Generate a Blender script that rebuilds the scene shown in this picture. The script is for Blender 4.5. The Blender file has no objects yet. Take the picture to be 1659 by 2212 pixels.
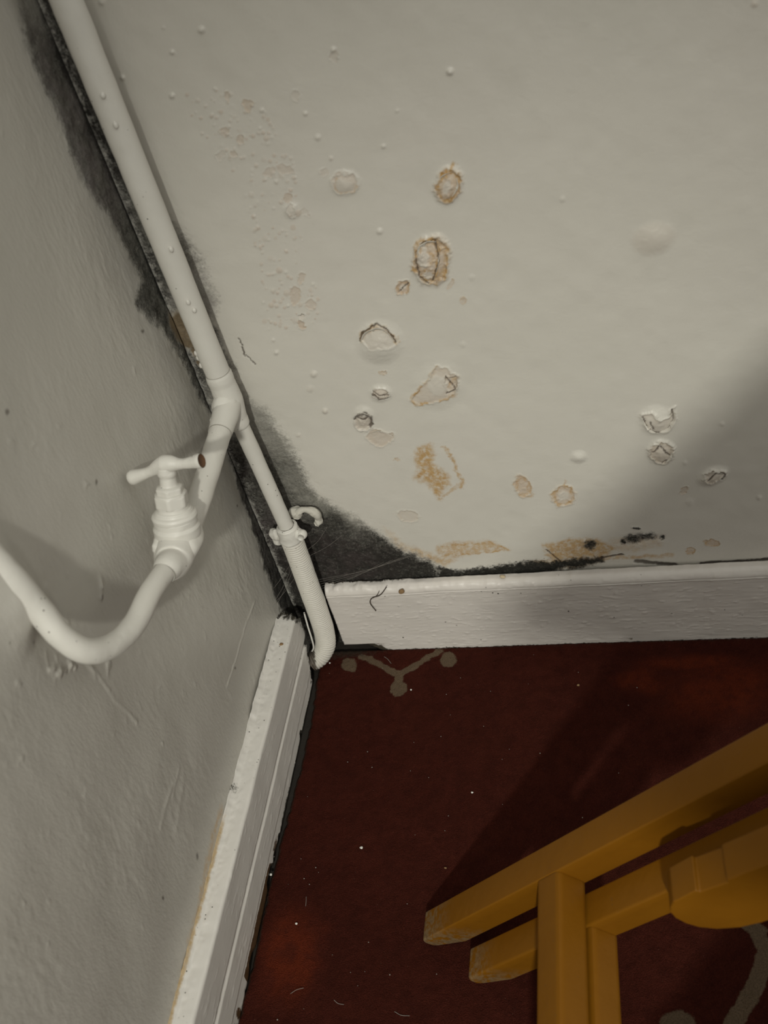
import bpy, bmesh, math, random
import numpy as np
from mathutils import Vector, Matrix, noise as mnoise

# ------------------------------------------------------------------ camera, world, light, exposure
S = bpy.context.scene
COL = S.collection
cam_d = bpy.data.cameras.new('camera'); cam = bpy.data.objects.new('camera', cam_d); COL.objects.link(cam)
R = np.array([[0.969652, 0.125362, -0.209905], [-0.066481, -0.690997, -0.719794], [-0.235278, 0.711904, -0.661692]])
m = Matrix.Identity(4)
for i in range(3):
    m[i][0] = R[0][i]; m[i][1] = -R[1][i]; m[i][2] = -R[2][i]
m.translation = Vector([0.4066, -0.7568, 0.9321])
cam.matrix_world = m
cam_d.sensor_fit = 'HORIZONTAL'; cam_d.sensor_width = 36.0; cam_d.lens = 36.0 * 1985.71 / 1659
cam_d.clip_start = .01
cam_d.dof.use_dof = True; cam_d.dof.focus_distance = 1.02; cam_d.dof.aperture_fstop = 9.0
S.camera = cam
S.view_settings.view_transform = 'Standard'; S.view_settings.look = 'None'
S.view_settings.gamma = 1.0; S.view_settings.exposure = 0.0; S.view_settings.use_curve_mapping = False

W = bpy.data.worlds.new('world'); S.world = W; W.use_nodes = True
wt = W.node_tree; bg = wt.nodes['Background']; bg.inputs[1].default_value = 1.0
wc = wt.nodes.new('ShaderNodeTexCoord'); wsx = wt.nodes.new('ShaderNodeSeparateXYZ'); wmr = wt.nodes.new('ShaderNodeMapRange'); wmx = wt.nodes.new('ShaderNodeMix'); wmx.data_type = 'RGBA'
wt.links.new(wc.outputs['Generated'], wsx.inputs[0]); wt.links.new(wsx.outputs[2], wmr.inputs[0]); wmr.inputs[1].default_value = -.15; wmr.inputs[2].default_value = .9
wt.links.new(wmr.outputs[0], wmx.inputs[0]); wmx.inputs[6].default_value = (.45, .44, .395, 1); wmx.inputs[7].default_value = (.98, .98, .92, 1)   # dim room, pale lit ceiling
wt.links.new(wmx.outputs[2], bg.inputs[0])

ld = bpy.data.lights.new('room_lamp', 'SPOT'); ld.energy = 136; ld.color = (1.0, .995, .905); ld.shadow_soft_size = .045
ld.spot_size = math.radians(37.5); ld.spot_blend = 1.0
lamp = bpy.data.objects.new('room_lamp', ld); COL.objects.link(lamp); lamp.location = (.55, -2.20, 1.70)
lamp.rotation_euler = (Vector((.25, 0, -.10))-lamp.location).to_track_quat('-Z', 'Y').to_euler()

# ------------------------------------------------------------------ measured outlines (metres; back wall x,z / left wall -y,z / carpet x,y)
B_PEEL = [[0.2059,0.618,85.1,-37.1,-35.8,-102.3,0.5,0.5,0.55,0.0,0],[0.2937,0.6021,89.0,-39.5,-28.2,-61.9,1.2,1.2,0.75,0.75,0.25],[0.2673,0.5354,63.1,-19.8,-13.2,-43.0,1.8,1.4,0.75,0.65,0.3],[0.2358,0.5122,150.6,-30.3,-20.5,-145.9,1.6,0.8,0.95,0.35,0.2],[0.1888,0.3951,118.2,-34.8,-31.7,-137.1,0.8,1.4,0.5,0.1,0.55],[0.1625,0.3605,98.3,-22.9,-10.1,-88.8,1.4,1.2,0.5,0.0,0.25],[0.3192,0.2532,114.6,9.9,15.6,-60.8,0.6,0.5,0.7,0.55,0],[0.3611,0.2339,83.1,-6.6,-6.6,-68.3,0.6,0.6,0.55,0.55,0],[0.465,0.2856,90.4,-0.9,-7.7,-72.2,1.0,1.6,0.4,0.15,0.3],[0.5178,0.2487,95.1,26.3,54.1,-129.4,1.4,1.4,0.35,0.1,0.25],[0.4882,0.2311,185.0,47.3,83.7,-198.8,0.6,0.5,0.4,0.3,0],[0.2892,0.4904,286.1,-44.3,-39.8,-288.0,0.3,0.3,0.4,0.4,0],[0.2799,0.5089,308.9,-227.1,-117.2,-133.3,0.2,0.3,0.4,0.3,0],[0.1971,0.4196,296.6,-64.4,-36.4,-292.6,0.5,0.8,0.4,0.4,0.1],[0.1879,0.3053,274.7,-56.6,-39.5,-374.2,0.3,0.3,0.5,0.4,0],[0.1333,0.4934,351.6,-99.2,-43.1,-318.5,1.0,0.6,0.3,0,0.9],[0.129,0.485,299.0,-84.8,-28.0,-209.4,0.6,0.5,0.8,0.2,0],[0.1835,0.2196,80.7,-26.7,-36.4,-104.7,0.3,0.4,0.3,0.1,0],[0.1428,0.6953,204.3,-67.1,-31.9,-189.6,0.4,0.4,0.5,0.2,0],[0.127,0.6701,238.2,-79.9,-37.6,-229.4,0.3,0.4,0.55,0.1,0],[0.115,0.678,237.8,-83.1,-38.1,-231.2,0.3,0.4,0.55,0.1,0],[0.1159,0.6587,260.6,-89.2,-39.8,-246.3,0.3,0.4,0.5,0.1,0],[0.1043,0.6598,291.4,-103.1,-33.1,-204.6,0.2,0.4,0.2,0,0],[0.1836,0.697,228.9,-66.2,-41.9,-246.6,0.2,0.4,0.2,0,0],[0.2218,0.7201,292.1,-75.2,-55.9,-319.9,0.3,0.5,0.25,0,0],[0.1904,0.6308,266.9,-70.8,-42.9,-269.7,0.2,0.4,0.3,0,0],[0.1316,0.5173,164.8,-47.6,-13.1,-94.2,0.35,0.3,0.6,0.1,0],[0.1445,0.5069,194.7,-53.7,-27.0,-195.8,0.3,0.4,0.5,0.05,0],[0.1424,0.5357,242.4,-68.9,-26.4,-185.8,0.3,0.4,0.5,0.1,0],[0.1525,0.6014,229.8,-67.1,-24.9,-162.5,0.5,0.8,0.2,0,0.15],[0.1643,0.5974,256.4,-71.9,-43.4,-284.0,0.2,0.3,0.2,0,0],[0.1264,0.7049,488.8,-169.9,-37.8,-223.2,0.3,0.5,0.4,0.2,0],[0.1514,0.6125,231.5,-68.5,-39.9,-257.3,0.3,0.4,0.6,0.1,0],[0.1424,0.6393,167.8,-52.3,-38.4,-241.1,0.2,0.3,0.45,0,0],[0.1571,0.639,131.6,-39.2,-38.7,-242.6,0.2,0.3,0.45,0,0],[0.4948,0.1361,249.0,2.4,-17.9,-219.1,0.4,0.3,0.6,0.7,0.1],[0.518,0.147,126.7,3.1,-16.1,-191.7,0.5,0.4,0.6,0.7,0.1]]
B_PPEEL = [[[[0.2505,0.4208],[0.2602,0.4174],[0.2704,0.4054],[0.2663,0.3887],[0.2541,0.3814],[0.2233,0.3767],[0.2187,0.3832],[0.2296,0.3972],[0.2436,0.4087]],0.5,0.7,0.45,0.15,0.1],[[[0.2584,0.4069],[0.2725,0.4068],[0.2669,0.3927],[0.2576,0.3938]],0.9,0.6,0.35,0.25,0.35],[[[0.1625,0.3427],[0.1701,0.3495],[0.1922,0.3407],[0.1864,0.3304],[0.1735,0.3253],[0.1659,0.3307]],0.6,0.5,0.55,0.1,0.0],[[[0.1851,0.4675],[0.1935,0.4738],[0.2055,0.4753],[0.2149,0.4656],[0.2186,0.4545],[0.2139,0.4497],[0.1908,0.4516],[0.1854,0.4588]],0.9,0.3,0.25,0.0,0.0],[[[0.4476,0.3362],[0.4552,0.3383],[0.4641,0.3302],[0.473,0.3333],[0.4774,0.3421],[0.4797,0.3284],[0.4707,0.3145],[0.4571,0.3148],[0.4492,0.326]],0.5,1.3,0.25,0.05,0.15]]
B_DOME = [[0.4613,0.5285,52.0,11.1,9.5,-61.9,0.9,0.22],[0.1642,0.3677,82.3,-19.2,-7.8,-67.3,1.5,0.0],[0.4609,0.3288,55.8,-0.7,-6.0,-52.7,1.8,0.0],[0.465,0.2868,67.8,-0.7,-6.1,-56.8,2.0,0],[0.2664,0.5355,51.6,-16.2,-10.9,-35.6,2.0,0],[0.2937,0.6021,68.1,-30.2,-23.0,-50.6,1.8,0],[0.2011,0.4557,41.0,-9.0,-5.3,-40.3,2.0,0],[0.2486,0.3966,34.1,4.1,10.4,-35.0,1.2,0],[0.1888,0.3951,78.3,-17.2,-10.2,-84.6,1.2,0],[0.5169,0.2481,58.1,16.0,29.8,-71.1,1.6,0],[0.2059,0.618,66.7,-16.5,-12.5,-79.7,0.8,0],[0.3814,0.2888,104.3,-7.1,-11.8,-111.0,1.0,0],[0.1525,0.6014,114.9,-33.6,-17.4,-113.8,0.7,0]]
B_BUMP = [[0.1379,0.6329,481.1,-151.1,-77.7,-491.4,0.36,0.0],[0.1082,0.4902,472.5,-142.6,-57.5,-428.7,0.25,0.4],[0.1139,0.6073,420.9,-138.2,-64.6,-421.6,0.17,0.0],[0.0991,0.4925,502.6,-155.6,-61.4,-457.4,0.38,0.4],[0.132,0.6696,532.3,-176.0,-92.3,-563.2,0.16,0.4],[0.1207,0.6814,816.5,-281.9,-144.9,-875.3,0.37,0.2],[0.1481,0.4962,608.0,-164.5,-74.9,-550.7,0.34,0.4],[0.1491,0.6623,413.4,-129.0,-70.7,-433.1,0.31,0.0],[0.1151,0.578,918.5,-292.9,-133.2,-896.3,0.12,0.4],[0.1396,0.6907,553.6,-182.7,-100.0,-596.9,0.25,0.2],[0.093,0.4945,332.6,-104.8,-40.8,-303.5,0.14,0.4],[0.125,0.6341,499.2,-162.8,-80.8,-511.5,0.19,0.4],[0.1478,0.5216,441.2,-122.0,-57.2,-408.1,0.1,0.4],[0.1414,0.5797,571.6,-169.4,-83.1,-556.2,0.25,0.2],[0.1561,0.6281,445.8,-131.9,-71.3,-451.9,0.21,0.2],[0.1524,0.6418,546.1,-165.6,-89.7,-561.0,0.29,0.55],[0.1216,0.508,493.7,-145.7,-62.3,-453.5,0.39,0.0],[0.1273,0.6885,1039.4,-354.6,-187.0,-1120.6,0.32,0.4],[0.1142,0.5269,471.1,-144.1,-61.7,-440.1,0.17,0.2],[0.1242,0.5462,271.7,-82.2,-37.0,-257.6,0.36,0.55],[0.1628,0.6301,461.0,-133.9,-74.0,-467.7,0.38,0.4],[0.1443,0.4906,699.7,-190.6,-85.2,-631.2,0.18,0.55],[0.1524,0.6711,534.6,-166.6,-93.0,-564.5,0.35,0.4],[0.1231,0.6135,294.4,-94.8,-45.8,-296.1,0.21,0.0],[0.1151,0.4937,592.8,-176.0,-72.7,-538.7,0.14,0.0],[0.1175,0.5064,518.4,-154.5,-65.2,-475.8,0.2,0.55],[0.1306,0.5387,512.2,-151.2,-68.7,-482.0,0.3,0.55],[0.152,0.527,430.9,-118.2,-56.5,-400.1,0.33,0.0],[0.1068,0.4874,461.0,-139.3,-55.8,-417.4,0.24,0.4],[0.1386,0.6708,440.2,-143.0,-76.5,-465.8,0.23,0.55],[0.1202,0.4928,948.5,-277.5,-116.0,-860.6,0.14,0.55],[0.1585,0.6501,573.4,-171.9,-95.7,-593.0,0.26,0.4],[0.1531,0.6011,915.7,-266.9,-138.9,-906.3,0.37,0.0],[0.108,0.6849,653.5,-234.4,-116.8,-704.4,0.25,0.0],[0.1457,0.6949,813.0,-264.5,-148.1,-879.4,0.35,0.55],[0.1399,0.6189,598.7,-184.5,-94.1,-603.5,0.19,0.0],[0.1093,0.4984,451.3,-136.7,-55.8,-412.1,0.31,0.4],[0.1173,0.5898,421.4,-134.9,-62.5,-415.4,0.17,0.55],[0.1555,0.6774,467.5,-145.2,-82.3,-496.4,0.1,0.2],[0.1285,0.6058,947.7,-298.4,-145.1,-945.8,0.14,0.4],[0.115,0.7035,1081.8,-387.7,-200.4,-1186.0,0.36,0.2],[0.1077,0.5481,714.0,-226.4,-97.6,-679.7,0.34,0.4],[0.1407,0.4862,879.7,-241.4,-106.2,-791.3,0.16,0.2],[0.1115,0.6451,510.0,-174.5,-84.3,-529.0,0.11,0.4],[0.0946,0.485,586.5,-182.7,-70.6,-531.0,0.17,0.0],[0.1486,0.5198,508.2,-140.0,-65.6,-469.3,0.19,0.2],[0.0982,0.5149,567.2,-179.3,-72.5,-525.9,0.34,0.0],[0.1392,0.4977,417.1,-116.0,-51.5,-378.8,0.24,0.2],[0.1583,0.6689,865.1,-264.2,-149.8,-910.7,0.37,0.2],[0.1351,0.5824,506.9,-153.3,-74.1,-495.0,0.25,0.4],[0.1137,0.5429,546.7,-169.8,-73.9,-517.7,0.2,0.4],[0.1236,0.5773,675.2,-210.1,-97.8,-657.6,0.38,0.0],[0.1045,0.5372,621.1,-196.8,-83.1,-586.2,0.13,0.55],[0.1247,0.6304,964.7,-313.9,-155.0,-985.1,0.25,0.0],[0.1458,0.6955,522.2,-169.9,-95.2,-565.1,0.34,0.2],[0.1283,0.6974,411.0,-141.0,-75.2,-446.9,0.14,0.0],[0.1165,0.5431,510.4,-157.3,-69.1,-483.1,0.35,0.2],[0.1488,0.5758,623.1,-180.0,-90.0,-603.6,0.11,0.55],[0.1137,0.566,585.4,-185.4,-82.9,-565.4,0.17,0.2],[0.158,0.606,662.4,-191.0,-101.5,-658.0,0.18,0.0],[0.1285,0.6423,426.9,-138.9,-70.2,-440.5,0.19,0.0],[0.156,0.6786,776.8,-241.1,-137.1,-825.7,0.39,0.55],[0.1093,0.5739,580.1,-187.3,-83.4,-564.6,0.35,0.4],[0.116,0.6761,640.1,-222.7,-112.4,-683.2,0.22,0.0],[0.0979,0.6925,952.1,-353.3,-172.6,-1035.4,0.31,0.4],[0.1518,0.6342,379.2,-114.4,-61.4,-386.8,0.2,0.2],[0.1094,0.5148,414.2,-127.1,-53.0,-383.4,0.14,0.55],[0.1194,0.5594,322.7,-100.0,-45.1,-309.6,0.14,0.2],[0.1207,0.6212,311.0,-101.5,-49.1,-315.1,0.32,0.2],[0.1117,0.5435,481.0,-150.3,-65.1,-455.9,0.28,0.2],[0.1373,0.6905,834.4,-277.2,-150.7,-899.9,0.29,0.55],[0.1469,0.6284,619.5,-188.6,-99.1,-629.1,0.33,0.2],[0.1208,0.6822,481.1,-166.2,-85.5,-516.1,0.22,0.0],[0.1413,0.6498,392.1,-123.8,-65.4,-406.6,0.15,0.2],[0.1452,0.6105,446.3,-134.4,-69.0,-446.1,0.38,0.4],[0.1634,0.6261,591.1,-170.7,-94.2,-597.4,0.29,0.55],[0.1367,0.7003,456.5,-153.3,-84.0,-497.1,0.11,0.0],[0.1264,0.6379,637.6,-207.9,-104.0,-655.4,0.25,0.0],[0.1553,0.6819,452.7,-141.3,-80.4,-482.8,0.13,0.55],[0.1121,0.6907,574.8,-205.0,-103.9,-622.5,0.37,0.4],[0.1356,0.6714,1068.0,-350.0,-185.9,-1131.3,0.14,0.55],[0.1277,0.5565,753.0,-227.5,-104.6,-719.7,0.34,0.4],[0.1114,0.526,397.9,-122.6,-52.0,-371.6,0.34,0.2],[0.1458,0.5634,628.4,-181.1,-88.5,-602.4,0.18,0.2],[0.1174,0.6018,815.4,-263.8,-123.9,-812.3,0.36,0.0],[0.1298,0.5432,445.0,-132.1,-60.2,-420.4,0.39,0.0],[0.1242,0.5216,268.6,-79.6,-34.8,-249.4,0.32,0.4],[0.1334,0.6559,469.1,-152.5,-79.2,-489.8,0.3,0.4],[0.1223,0.5321,613.0,-184.2,-81.1,-574.4,0.34,0.2],[0.1118,0.663,565.6,-196.6,-96.8,-596.6,0.38,0.4],[0.1231,0.6862,469.6,-161.8,-84.1,-505.6,0.27,0.2],[0.138,0.6706,706.4,-229.7,-122.7,-747.3,0.12,0.0],[0.1162,0.6006,485.6,-157.5,-73.6,-483.4,0.28,0.4],[0.0988,0.6766,697.0,-254.1,-122.6,-746.4,0.35,0.4],[0.1493,0.5857,333.6,-97.0,-49.1,-325.9,0.13,0.55],[0.1187,0.7128,522.4,-187.0,-98.5,-577.6,0.33,0.0],[0.1575,0.6742,743.7,-228.8,-130.1,-787.0,0.25,0.2],[0.1442,0.6726,465.1,-148.8,-81.1,-492.4,0.33,0.2],[0.1573,0.6765,1092.3,-337.0,-192.0,-1158.5,0.33,0.4],[0.1255,0.6907,888.2,-305.2,-160.5,-959.9,0.32,0.0],[0.1169,0.5915,574.9,-184.6,-85.6,-567.5,0.39,0.2],[0.1029,0.4904,414.2,-126.8,-50.4,-376.1,0.33,0.55],[0.1523,0.6818,602.1,-189.6,-106.9,-642.3,0.15,0.0],[0.0991,0.6924,568.9,-210.4,-103.2,-618.6,0.29,0.55],[0.1569,0.6198,471.3,-138.1,-74.2,-474.1,0.4,0.55],[0.1307,0.4914,289.1,-82.0,-35.3,-261.6,0.32,0.0],[0.1041,0.538,669.9,-212.6,-89.7,-632.7,0.22,0.4],[0.1451,0.6637,531.1,-168.0,-91.1,-557.5,0.21,0.0],[0.1148,0.6215,441.8,-146.6,-69.8,-448.2,0.15,0.0],[0.1164,0.5731,612.6,-193.8,-88.0,-595.1,0.35,0.55],[0.1551,0.6877,492.1,-154.5,-88.4,-527.7,0.22,0.0],[0.1474,0.6722,441.8,-139.9,-77.0,-467.4,0.17,0.0],[0.125,0.5834,883.4,-275.3,-129.5,-864.8,0.13,0.55],[0.0978,0.4956,558.0,-173.8,-68.6,-509.3,0.32,0.2],[0.1302,0.5784,526.6,-161.0,-76.4,-512.8,0.14,0.4],[0.1361,0.6323,514.2,-162.2,-82.9,-524.9,0.27,0.4],[0.1174,0.59,976.1,-312.5,-144.9,-962.2,0.34,0.55],[0.1129,0.5662,593.4,-188.4,-84.1,-573.4,0.18,0.0],[0.1112,0.5145,751.8,-229.5,-96.1,-695.4,0.25,0.0],[0.1114,0.5241,594.6,-182.9,-77.5,-554.4,0.15,0.4],[0.1124,0.4845,443.4,-131.6,-53.3,-400.1,0.25,0.55],[0.1094,0.4933,832.8,-251.1,-102.0,-757.3,0.19,0.55],[0.1171,0.6754,573.7,-198.9,-100.6,-611.8,0.25,0.4],[0.1131,0.7057,803.6,-290.1,-149.5,-883.2,0.27,0.2],[0.1189,0.5437,399.5,-122.4,-54.1,-378.3,0.25,0.0],[0.1331,0.5363,512.8,-150.0,-68.5,-481.4,0.32,0.55],[0.0937,0.7125,479.7,-183.6,-90.4,-532.4,0.25,0.55],[0.112,0.5716,544.5,-174.1,-77.9,-528.6,0.27,0.0],[0.1466,0.6477,474.1,-147.1,-78.8,-490.2,0.26,0.55],[0.1244,0.6659,648.1,-218.2,-111.6,-684.1,0.14,0.2],[0.1153,0.5232,494.6,-150.4,-64.3,-460.5,0.37,0.55],[0.1405,0.5061,613.7,-171.3,-77.1,-561.1,0.2,0.55],[0.1049,0.5352,524.0,-165.6,-69.8,-493.7,0.24,0.2],[0.1616,0.6503,656.6,-195.0,-109.7,-678.9,0.34,0.4],[0.1083,0.6923,460.5,-166.2,-83.5,-499.9,0.36,0.4],[0.1056,0.5294,723.3,-227.0,-95.2,-678.1,0.26,0.2],[0.1187,0.5163,483.4,-144.8,-62.0,-447.3,0.16,0.4],[0.1273,0.4985,893.8,-257.6,-110.6,-813.9,0.34,0.55],[0.1651,0.6472,541.6,-158.6,-89.9,-558.0,0.34,0.2],[0.0919,0.6958,729.1,-275.7,-133.1,-796.2,0.24,0.55],[0.1186,0.5277,793.8,-240.1,-104.2,-741.5,0.12,0.55],[0.0964,0.7062,746.5,-281.9,-139.0,-823.0,0.13,0.2],[0.1648,0.6305,800.4,-231.0,-128.6,-812.0,0.39,0.0],[0.1321,0.5051,956.9,-273.5,-120.0,-875.4,0.12,0.2],[0.1534,0.5237,602.6,-164.2,-78.4,-557.9,0.22,0.2],[0.1416,0.5834,994.5,-295.5,-145.7,-970.8,0.36,0.2],[0.1601,0.6141,749.7,-216.4,-116.7,-749.9,0.11,0.55],[0.1219,0.5365,463.5,-140.0,-61.9,-436.0,0.22,0.2],[0.1177,0.5964,822.5,-264.7,-123.6,-815.4,0.25,0.2],[0.1238,0.6334,448.2,-146.6,-72.4,-459.0,0.1,0.0],[0.1163,0.6949,737.2,-261.0,-134.3,-801.2,0.11,0.55],[0.1355,0.6017,850.1,-261.3,-129.1,-844.2,0.1,0.0],[0.1465,0.502,548.6,-149.9,-68.4,-499.4,0.27,0.55],[0.1524,0.6847,460.3,-145.3,-82.2,-492.5,0.29,0.4],[0.1307,0.5199,789.9,-229.4,-102.1,-731.7,0.26,0.0],[0.0959,0.6975,773.5,-290.0,-141.7,-845.7,0.25,0.0],[0.1331,0.6458,457.1,-147.3,-75.7,-472.8,0.38,0.4],[0.1091,0.555,473.9,-150.6,-65.7,-453.8,0.25,0.4],[0.144,0.5166,823.8,-229.5,-105.7,-759.3,0.12,0.4],[0.1249,0.6545,544.7,-181.1,-91.7,-568.8,0.32,0.2],[0.1538,0.6323,715.8,-214.2,-115.4,-728.8,0.22,0.2],[0.1494,0.6672,323.5,-101.3,-55.8,-340.5,0.39,0.4],[0.1543,0.6669,503.9,-155.5,-86.9,-529.8,0.23,0.0],[0.1196,0.7114,682.2,-243.2,-128.3,-753.1,0.35,0.4],[0.16,0.6204,919.4,-266.9,-144.9,-924.9,0.11,0.0],[0.116,0.61,619.4,-202.7,-95.6,-621.8,0.33,0.0],[0.1461,0.6372,469.9,-144.5,-76.5,-481.1,0.34,0.2],[0.1186,0.6754,943.3,-325.7,-165.5,-1005.7,0.32,0.0],[0.1343,0.6119,796.3,-247.8,-123.4,-798.3,0.17,0.2],[0.1384,0.5842,658.6,-197.7,-96.7,-643.7,0.38,0.2],[0.1421,0.6954,761.7,-250.6,-138.9,-824.8,0.13,0.2],[0.1538,0.5761,941.4,-267.9,-136.0,-911.4,0.23,0.4],[0.0951,0.6797,613.1,-226.4,-108.4,-658.9,0.39,0.2],[0.1268,0.4892,501.9,-143.7,-61.0,-453.6,0.25,0.4],[0.116,0.6019,551.8,-179.3,-83.9,-549.9,0.31,0.55],[0.1119,0.6453,522.4,-178.6,-86.4,-541.9,0.16,0.0],[0.1519,0.6457,1047.1,-319.0,-173.3,-1079.6,0.31,0.55],[0.1225,0.5572,592.4,-181.7,-82.4,-567.0,0.21,0.2],[0.1338,0.5074,377.3,-107.5,-47.5,-345.7,0.32,0.4],[0.1281,0.6773,437.0,-147.2,-76.9,-466.0,0.16,0.2],[0.1102,0.5093,405.5,-123.6,-51.3,-373.5,0.36,0.4],[0.1135,0.5722,556.8,-177.4,-79.8,-540.7,0.34,0.55],[0.1515,0.652,464.4,-142.5,-77.8,-481.7,0.24,0.55],[0.1221,0.6544,626.7,-210.0,-105.5,-654.6,0.4,0.4],[0.1411,0.6839,798.1,-260.4,-142.3,-854.7,0.15,0.0],[0.1525,0.511,441.4,-119.3,-56.0,-404.4,0.3,0.55],[0.1295,0.6852,866.2,-292.8,-154.9,-930.6,0.34,0.2],[0.0999,0.5066,834.0,-260.7,-104.9,-767.8,0.35,0.2],[0.1425,0.5512,630.1,-181.5,-86.6,-598.1,0.18,0.2],[0.1463,0.63,501.6,-153.2,-80.5,-510.2,0.1,0.0],[0.1446,0.6952,657.0,-214.5,-119.8,-710.9,0.1,0.2],[0.1571,0.5961,623.9,-178.8,-93.7,-614.4,0.33,0.2],[0.1189,0.663,688.7,-234.8,-117.9,-725.6,0.36,0.2],[0.1052,0.511,304.7,-94.3,-38.7,-281.3,0.39,0.55],[0.1472,0.575,527.5,-153.0,-76.0,-510.7,0.19,0.2],[0.1098,0.5763,502.2,-162.2,-72.6,-489.8,0.1,0.4],[0.1462,0.6937,948.2,-307.7,-172.4,-1024.4,0.11,0.0],[0.1542,0.5721,902.7,-255.6,-129.4,-870.8,0.26,0.0],[0.1069,0.6777,868.0,-310.0,-152.9,-929.2,0.19,0.2],[0.1095,0.6936,488.3,-175.9,-88.7,-530.6,0.34,0.0],[0.1218,0.7065,670.4,-236.5,-124.9,-736.4,0.11,0.2],[0.1089,0.6674,457.9,-161.1,-79.1,-485.3,0.18,0.0],[0.1654,0.6424,747.6,-217.8,-123.0,-766.9,0.28,0.2],[0.1479,0.5161,562.6,-154.9,-72.1,-518.0,0.35,0.4],[0.1306,0.7064,509.6,-175.3,-94.9,-558.9,0.26,0.2],[0.1011,0.7064,423.1,-157.9,-78.8,-466.2,0.27,0.2],[0.121,0.5078,883.0,-261.0,-111.3,-811.0,0.34,0.0],[0.137,0.606,593.3,-182.3,-90.9,-591.5,0.34,0.0],[0.1177,0.6944,441.6,-155.7,-80.4,-479.6,0.18,0.55],[0.1502,0.5979,545.0,-159.8,-82.2,-538.1,0.38,0.4],[0.1237,0.4912,264.9,-76.6,-32.3,-239.9,0.27,0.2],[0.1152,0.5132,415.7,-125.4,-53.0,-383.9,0.31,0.4],[0.1128,0.5879,409.7,-132.6,-60.6,-403.5,0.22,0.2],[0.1212,0.6108,638.7,-206.2,-98.8,-641.0,0.32,0.2],[0.114,0.6781,532.8,-186.7,-93.9,-569.9,0.27,0.0],[0.1308,0.5883,694.0,-213.7,-102.7,-681.6,0.3,0.55],[0.1359,0.5645,682.3,-202.7,-96.3,-655.8,0.37,0.55],[0.1554,0.6111,705.6,-206.1,-109.2,-704.4,0.22,0.2],[0.1193,0.6733,953.1,-327.8,-166.5,-1014.0,0.33,0.2],[0.1204,0.5793,298.6,-94.0,-43.4,-291.5,0.2,0.2],[0.1148,0.5894,466.5,-150.4,-69.2,-459.9,0.39,0.4],[0.1602,0.6485,749.8,-223.2,-124.8,-774.0,0.3,0.2],[0.1368,0.5635,535.3,-158.5,-75.4,-513.9,0.27,0.55],[0.1464,0.6759,511.7,-163.1,-89.8,-543.3,0.39,0.0],[0.1464,0.6297,451.1,-137.8,-72.4,-458.8,0.37,0.0],[0.1061,0.7009,584.7,-214.1,-107.8,-640.3,0.39,0.2],[0.1581,0.5986,285.2,-81.7,-43.1,-281.5,0.29,0.55],[0.1136,0.57,646.1,-205.4,-92.2,-626.2,0.37,0.4],[0.1481,0.6719,473.7,-149.7,-82.5,-500.9,0.2,0.55],[0.1307,0.6198,519.7,-164.6,-81.8,-525.0,0.2,0.4],[0.1231,0.7571,282.3,-104.4,-58.1,-326.3,1.0,0.0],[0.0936,0.7457,411.8,-163.0,-82.8,-472.6,0.8,0.0],[0.0447,0.7344,339.3,-149.6,-66.8,-388.0,0.8,0.0],[0.0809,0.7137,341.7,-135.3,-64.6,-380.5,0.9,0.0],[0.3103,0.6933,302.5,-49.8,-54.9,-317.9,1.4,0.0],[0.1879,0.6813,415.6,-116.6,-73.7,-440.6,0.7,0.0],[0.193,0.6605,307.6,-83.1,-52.4,-319.4,0.7,0.0],[0.2458,0.644,418.2,-90.8,-69.0,-423.9,0.7,0.0],[0.1995,0.6416,405.8,-105.3,-66.6,-413.6,0.5,0.1],[0.2632,0.6706,518.3,-106.8,-90.1,-537.1,0.4,0.0],[0.0513,0.7902,276.4,-127.2,-60.7,-334.7,0.6,0.0],[0.0933,0.7641,626.5,-252.9,-130.6,-732.9,0.4,0.0],[0.2229,0.7248,330.2,-85.0,-63.8,-363.2,0.6,0.0],[0.2263,0.5702,292.9,-64.4,-41.8,-278.8,0.9,0.0],[0.0941,0.4575,336.6,-102.7,-38.3,-298.1,0.8,0.0],[0.1256,0.4273,251.6,-68.8,-26.9,-216.5,1.0,0.1],[0.1249,0.3797,279.0,-73.8,-27.0,-231.6,1.1,0.2],[0.0952,0.4722,408.0,-125.6,-47.9,-365.5,0.5,0.0],[0.1525,0.6899,409.3,-129.8,-73.9,-440.1,0.7,0.0],[0.3876,0.5758,323.5,-26.0,-46.7,-301.1,0.4,0.0],[0.5338,0.7018,355.2,19.0,-65.6,-362.3,0.5,0.3],[0.3779,0.161,319.9,-20.8,-18.5,-219.0,0.5,0.0],[0.4889,0.2691,361.6,2.4,-27.3,-260.8,0.4,0.0],[0.1167,0.4097,220.2,-60.9,-22.7,-187.2,0.5,0.1],[0.0873,0.3511,377.0,-108.0,-34.3,-308.3,0.5,0.1],[0.5646,0.2123,309.1,17.5,-20.4,-211.8,0.5,0.0],[0.5239,0.3175,380.8,12.1,-32.1,-282.5,0.4,0.0],[0.2817,0.4425,275.4,-42.6,-30.4,-233.7,0.3,0.0],[0.3012,0.5131,292.9,-43.2,-37.3,-262.3,0.3,0.0],[0.4941,0.2122,209.2,2.0,-13.8,-145.1,0.4,0.0]]
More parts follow.
